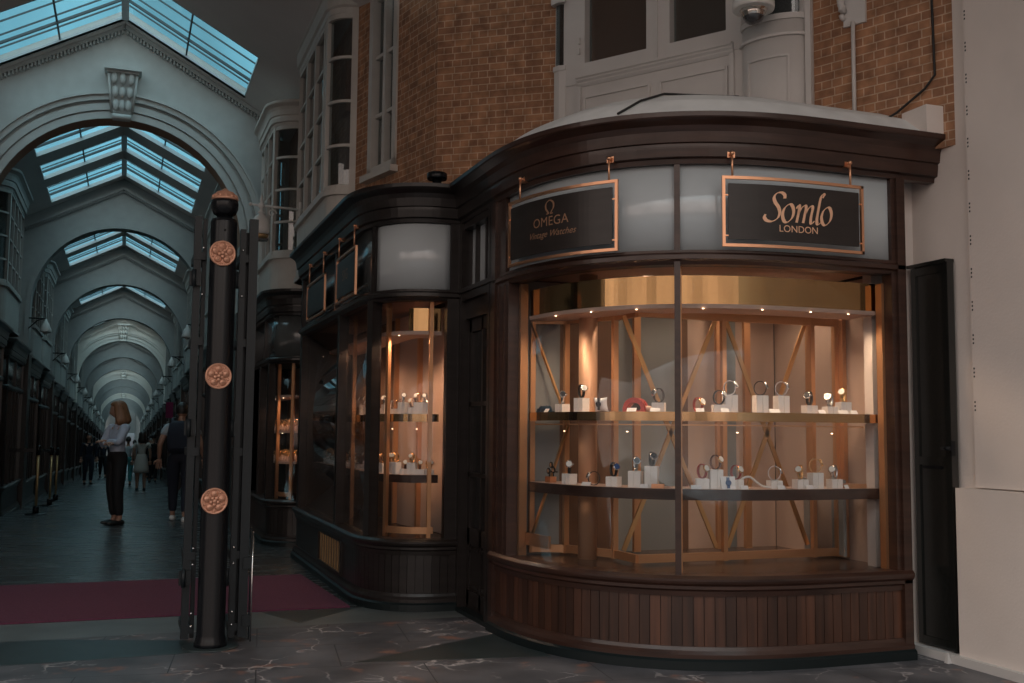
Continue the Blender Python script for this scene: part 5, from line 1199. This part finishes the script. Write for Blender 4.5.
def headmesh(c, tilt=0, turn=0, s=1.0):
    """head looking to local -Y, with nose, chin, brow, ears, eyes"""
    mb = MB(); rt = Matrix.Rotation(turn, 3, 'Z') @ Matrix.Rotation(tilt, 3, 'X'); n = 20; rings = []
    for i in range(1, 16):
        a = PI*i/16; z = .118*math.cos(a); r = math.sin(a)
        ring = []
        for k in range(n):
            b = 2*PI*k/n; x = .074*r*math.cos(b); y = .094*r*math.sin(b)
            fr = max(0, -math.sin(b))
            if z < -.02: x *= 1+1.6*(z+.02)*1.1; y = y*(1+1.2*(z+.02)) if y > 0 else y*(1+.6*(z+.02))
            if fr > .93 and -.035 < z < .012: y -= .020*(1-abs(z+.018)/.035) if z < .012 else 0
            if fr > .55 and fr < .93 and abs(z-.012) < .016: y += .008
            if fr > .8 and abs(z+.052) < .01: y -= .005
            ring.append(Vector(c)+s*(rt @ Vector((x, y, z))))
        rings.append(mb.add(ring))
    t = mb.add([Vector(c)+s*(rt @ Vector((0, 0, .118))), Vector(c)+s*(rt @ Vector((0, 0, -.116)))])
    for a, b in zip(rings, rings[1:]):
        for k in range(n): mb.face([a+k, b+k, b+(k+1) % n, a+(k+1) % n])
    for k in range(n): mb.face([t, rings[0]+k, rings[0]+(k+1) % n]); mb.face([t+1, rings[-1]+(k+1) % n, rings[-1]+k])
    for sx in (-1, 1): ball(mb, Vector(c)+s*(rt @ Vector((sx*.075, .01, -.008))), .022*s, 8, (.35, .8, 1.2))
    return tomesh(mb)
def handmesh(w, d, side, up=(0, 0, 1)):
    """palm at wrist point w, pointing along d, five separate curled fingers"""
    w = Vector(w); d = Vector(d).normalized(); u = Vector(up); x = d.cross(u).normalized(); y = x.cross(d).normalized(); ms = []
    mb = MB(); R3 = Matrix((x, d, y)).transposed()
    ball(mb, w+d*.045, .048, 10, (.85, 1.0, .38), R3)
    for i, (ox, L) in enumerate(((-.030, .062), (-.010, .075), (.011, .070), (.030, .055))):
        p = w+d*.078+x*ox; tube(mb, [p, p+d*L*.5-y*.006, p+d*L*.85-y*.022, p+d*L*.95-y*.036], [.009, .0085, .008, .006], 6)
    p = w+d*.03+x*(-side*.036); tube(mb, [p, p+d*.03-x*side*.02, p+d*.055-x*side*.022-y*.01], [.011, .0095, .007], 6)
    return tomesh(mb)
def person(name, label, loc, rz, J, cloth, hair, height=1.70, shoes='shoe', extras=None, group=None, simple=False, headturn=(0, 0), skirt=None, wid=1.12):
    k = height/1.70; t = thing(name, label, 'person', loc, rz, group); t.scale = (k*wid, k*wid, k)
    hip, chest, neck, head = J['hip'], J['chest'], J['neck'], J['head']
    n = []; e = []
    def add(p, rx, ry=None, to=None):
        n.append((*p, rx, ry or rx)); i = len(n)-1
        if to is not None: e.append((to, i))
        return i
    def lerp(a, b, t_): return tuple(a[i]+(b[i]-a[i])*t_ for i in range(3))
    r = add(hip, .080, .080); w = add(lerp(hip, chest, .45), .075, .075, r); c = add(chest, .085, .085, w); nb = add(neck, .05, .05, c); add(lerp(neck, head, .6), .045, .045, nb)
    for s in ('L', 'R'):
        sh, el, wr = J['sh'+s], J['el'+s], J['wr'+s]; a = add(sh, .052, .052, c); b = add(lerp(sh, el, .5), .043, .043, a); c2 = add(el, .036, .036, b); d = add(lerp(el, wr, .4), .034, .034, c2); add(wr, .023, .023, d)
        hp, kn, an = J['hp'+s], J['kn'+s], J['an'+s]; a = add(hp, .062, .062, r); b = add(lerp(hp, kn, .5), .060, .060, a); c2 = add(kn, .052, .052, b); d = add(lerp(kn, an, .35), .052, .052, c2); f = add(an, .034, .034, d); add((an[0]+J['ft'+s][0]*.05, an[1]+J['ft'+s][1]*.05, an[2]-.03), .03, .03, f)
    body = [skinmesh(n, e, 1 if simple else 2), headmesh(head, headturn[0], headturn[1])]
    if not simple:
        for s, sd in (('L', 1), ('R', -1)):
            el, wr = Vector(J['el'+s]), Vector(J['wr'+s]); body.append(handmesh(wr, (wr-el), sd, J.get('up'+s, (0, 0, 1))))
    else:
        for s, sd in (('L', 1), ('R', -1)):
            el, wr = Vector(J['el'+s]), Vector(J['wr'+s]); body.append(handmesh(wr, (wr-el), sd, (.1, 1, .2)))
    meshobj('body', body, 'skin', t)
    # top
    top, bot, sleeve = cloth
    n2 = []; e2 = []
    def add2(p, rx, ry=None, to=None):
        n2.append((*p, rx, ry or rx)); i = len(n2)-1
        if to is not None: e2.append((to, i))
        return i
    r = add2(lerp(hip, chest, -.08), .125, .115); w = add2(lerp(hip, chest, .5), .112, .105, r); c = add2(lerp(chest, neck, .02), .13, .115, w); add2(lerp(chest, neck, .5), .11, .08, c); add2(lerp(neck, chest, .12), .06, .056, c+1)
    for s in ('L', 'R'):
        sh, el, wr = J['sh'+s], J['el'+s], J['wr'+s]; a = add2(sh, .066, .066, c)
        if sleeve == 'long': b = add2(lerp(sh, el, .5), .056, .056, a); c2 = add2(el, .048, .048, b); d = add2(lerp(el, wr, .45), .044, .044, c2); add2(lerp(el, wr, .8), .038, .038, d)
        else: add2(lerp(sh, el, .6), .058, .058, a)
    meshobj('shirt' if not skirt else 'dress', [skinmesh(n2, e2, 1 if simple else 2)], top, t)
    if skirt:
        mb = MB(); z0 = hip[2]; lathe(mb, [(.20, z0-skirt), (.19, z0-skirt*.7), (.16, z0-.1), (.135, z0+.06), (.12, z0+.12)], (hip[0], hip[1], 0), 16); meshobj('skirt', [tomesh(mb)], top, t)
    else:
        n3 = []; e3 = []
        def add3(p, rx, ry=None, to=None):
            n3.append((*p, rx, ry or rx)); i = len(n3)-1
            if to is not None: e3.append((to, i))
            return i
        r = add3(hip, .132, .12); add3(lerp(hip, chest, .42), .120, .114, r)
        for s in ('L', 'R'):
            hp, kn, an = J['hp'+s], J['kn'+s], J['an'+s]; a = add3(hp, .102, .102, r); b = add3(lerp(hp, kn, .5), .088, .088, a); c2 = add3(kn, .070, .070, b); d = add3(lerp(kn, an, .45), .062, .062, c2); add3(lerp(kn, an, .9), .052, .052, d)
        meshobj('trousers', [skinmesh(n3, e3, 1 if simple else 2)], bot, t)
    for s in ('L', 'R'):
        an = Vector(J['an'+s]); d = Vector(J['ft'+s]).normalized(); x = d.cross(Vector((0, 0, 1))); mb = MB(); R3 = Matrix((x, d, (0, 0, 1))).transposed(); z = an.z-.075+.033
        c_ = Vector((an.x, an.y, z)); ball(mb, c_+d*.055, .1, 12, (.44, 1.25, .40), R3); ball(mb, c_+d*-.02, .05, 10, (.8, 1, .85), R3)
        # sole flat
        mb.v = [(a, b, max(cc, an.z-.078)) for a, b, cc in mb.v]
        meshobj('shoe', [tomesh(mb)], shoes, t)
    mb = MB(); hd = Vector(head); rt = Matrix.Rotation(headturn[1], 3, 'Z') @ Matrix.Rotation(headturn[0], 3, 'X')
    if hair[1] == 'long':
        nn = 22; rings = []
        prof = [(.0, .140, 1), (.032, .136, 1), (.060, .122, 1), (.080, .095, 1), (.092, .055, 1), (.098, .0, 1), (.103, -.07, 1), (.110, -.13, 1), (.106, -.17, 1), (.08, -.20, 1), (.04, -.21, 1)]
        for r_, z, q in prof:
            ring = []
            for k_ in range(nn):
                b = 2*PI*k_/nn; fr = max(0, -math.sin(b)); x = r_*.94*math.cos(b); y = r_*1.12*math.sin(b)+.012
                if fr > .72 and z < .07: y = y*.45
                ring.append(hd+rt @ Vector((x+.006*math.sin(5*b+z*20), y+.006*math.sin(7*b), z)))
            rings.append(mb.add(ring))
        for a, b in zip(rings, rings[1:]):
            for k_ in range(nn): mb.face([a+k_, b+k_, b+(k_+1) % nn, a+(k_+1) % nn])
    else:
        nn = 16; rings = []
        for i in range(0, 9):
            a = PI*.62*i/8; r_ = math.sin(a); z = .126*math.cos(a); ring = []
            for k_ in range(nn):
                b = 2*PI*k_/nn; fr = max(0, -math.sin(b)); zz = z if fr < .3 or z > .05 else .05
                rr_ = r_ if zz == z else math.sin(math.acos(.05/.126)); ring.append(hd+rt @ Vector((.081*rr_*math.cos(b), .102*rr_*math.sin(b)+.004, zz)))
            rings.append(mb.add(ring))
        for a, b in zip(rings, rings[1:]):
            for k_ in range(nn): mb.face([a+k_, b+k_, b+(k_+1) % nn, a+(k_+1) % nn])
    meshobj('hair', [tomesh(mb)], hair[0], t)
    if extras: extras(t)
    return t
def stand(dx=.09, stride=0):
    return dict(hip=(0, 0, .93), chest=(0, .0, 1.24), neck=(0, .01, 1.42), head=(0, -.01, 1.575),
        shL=(.165, .01, 1.36), elL=(.21, .03, 1.09), wrL=(.22, -.04, .86), shR=(-.165, .01, 1.36), elR=(-.21, .03, 1.09), wrR=(-.22, -.04, .86),
        hpL=(.085, 0, .86), knL=(dx, -.02-stride*.5, .48), anL=(dx, .02-stride, .08), hpR=(-.085, 0, .86), knR=(-dx, -.02+stride*.4, .48), anR=(-dx, .03+stride, .08), ftL=(.02, -1, 0), ftR=(-.02, -1, 0))
j = stand(.075)
j.update(dict(hpL=(.075, 0, .88), hpR=(-.075, 0, .88), hip=(0, 0, .95), elL=(.20, -.09, 1.13), wrL=(-.05, -.145, 1.15), elR=(-.20, -.10, 1.10), wrR=(.06, -.165, 1.12), head=(.015, -.02, 1.572), upL=(0, -.3, 1), upR=(0, -.3, 1)))
person('person', 'woman with auburn hair in pale blue shirt and black trousers standing with folded arms', (-.085, 15.95, zf(15.95)), -1.08, j, ('shirt', 'trousers', 'long'), ('hair', 'long'), 1.74, headturn=(.2, -.55))
# man with a backpack, walking away
j = stand(.09, .16)
j.update(dict(elL=(.25, .06, 1.10), wrL=(.27, -.06, .88), elR=(-.25, .04, 1.10), wrR=(-.28, -.10, .88), head=(0, -.03, 1.575)))
def pack(t):
    def b(m):
        for i, (z, w, d) in enumerate(((.98, .13, .06), (1.05, .155, .10), (1.2, .16, .115), (1.34, .145, .10), (1.42, .10, .05))): pass
        rings = []
        for z, w, d in ((.97, .11, .03), (.99, .14, .09), (1.10, .155, .13), (1.25, .15, .13), (1.38, .135, .10), (1.43, .09, .04)):
            rings.append(m.add([(w*math.copysign(abs(math.cos(a))**.6, math.cos(a)), .115+d/2+d/2*math.copysign(abs(math.sin(a))**.6, math.sin(a)), z) for a in [2*PI*q/16 for q in range(16)]]))
        for a, c in zip(rings, rings[1:]):
            for q in range(16): m.face([a+q, a+(q+1) % 16, c+(q+1) % 16, c+q], smooth=True)
        m.face([rings[0]+q for q in range(16)][::-1]); m.face([rings[-1]+q for q in range(16)])
        box(m, (0, .25, 1.12), (.2, .03, .16))
        for s in (-1, 1): tube(m, [(s*.10, .12, 1.40), (s*.115, .0, 1.455), (s*.125, -.12, 1.36), (s*.13, -.12, 1.18), (s*.13, .10, 1.05)], .02, 6)
    mk('backpack', b, 'navy', t)
person('person', 'man seen from behind in pale tee and dark backpack beside the gate pillar', (.80, 16.6, zf(16.6)), PI-.15, j, ('tee', 'navy', 'short'), ('hairdark', 'short'), 1.78, extras=pack, shoes='card')
def walker(label, x, y, rz, top, bot, hair='short', hm='hairdark', h=1.68, skirt=None, sleeve='short', shoes='shoe', group=None):
    return person('person', label, (x, y, zf(y)), rz, stand(.085, random.uniform(-.14, .14)), (top, bot, sleeve), (hm, hair), h, simple=True, skirt=skirt, shoes=shoes, group=group)
walker('dark-haired woman in a short white dress walking away down the arcade', .47, 31.5, PI+.1, 'dress', 'dress', 'long', 'hairdark', 1.64, skirt=.42)
walker('person in dark clothes walking on the left beyond the brass barrier posts', -1.12, 38.5, .2, 'navy', 'navy', h=1.72, sleeve='long')
walker('person in teal trousers just behind the woman in white dress', .12, 36.5, PI, 'tee', 'teal', h=1.6)
walker('tall dark-clothed person beyond the woman in white dress', 1.0, 40.5, PI, 'trousers', 'trousers', h=1.78, sleeve='long')
walker('far person in green top by the right side shops', 1.05, 47, .3, 'green', 'navy', h=1.7)
walker('far person in pale top near the middle of the arcade', .45, 52, PI, 'tee', 'navy', h=1.7)
walker('far person in red-brown top close to the centre of the arcade', .75, 58, .1, 'brown', 'navy', h=1.7)
walker('far person in dark coat on the left side near the end', -.85, 50, .1, 'navy', 'trousers', h=1.7, sleeve='long')
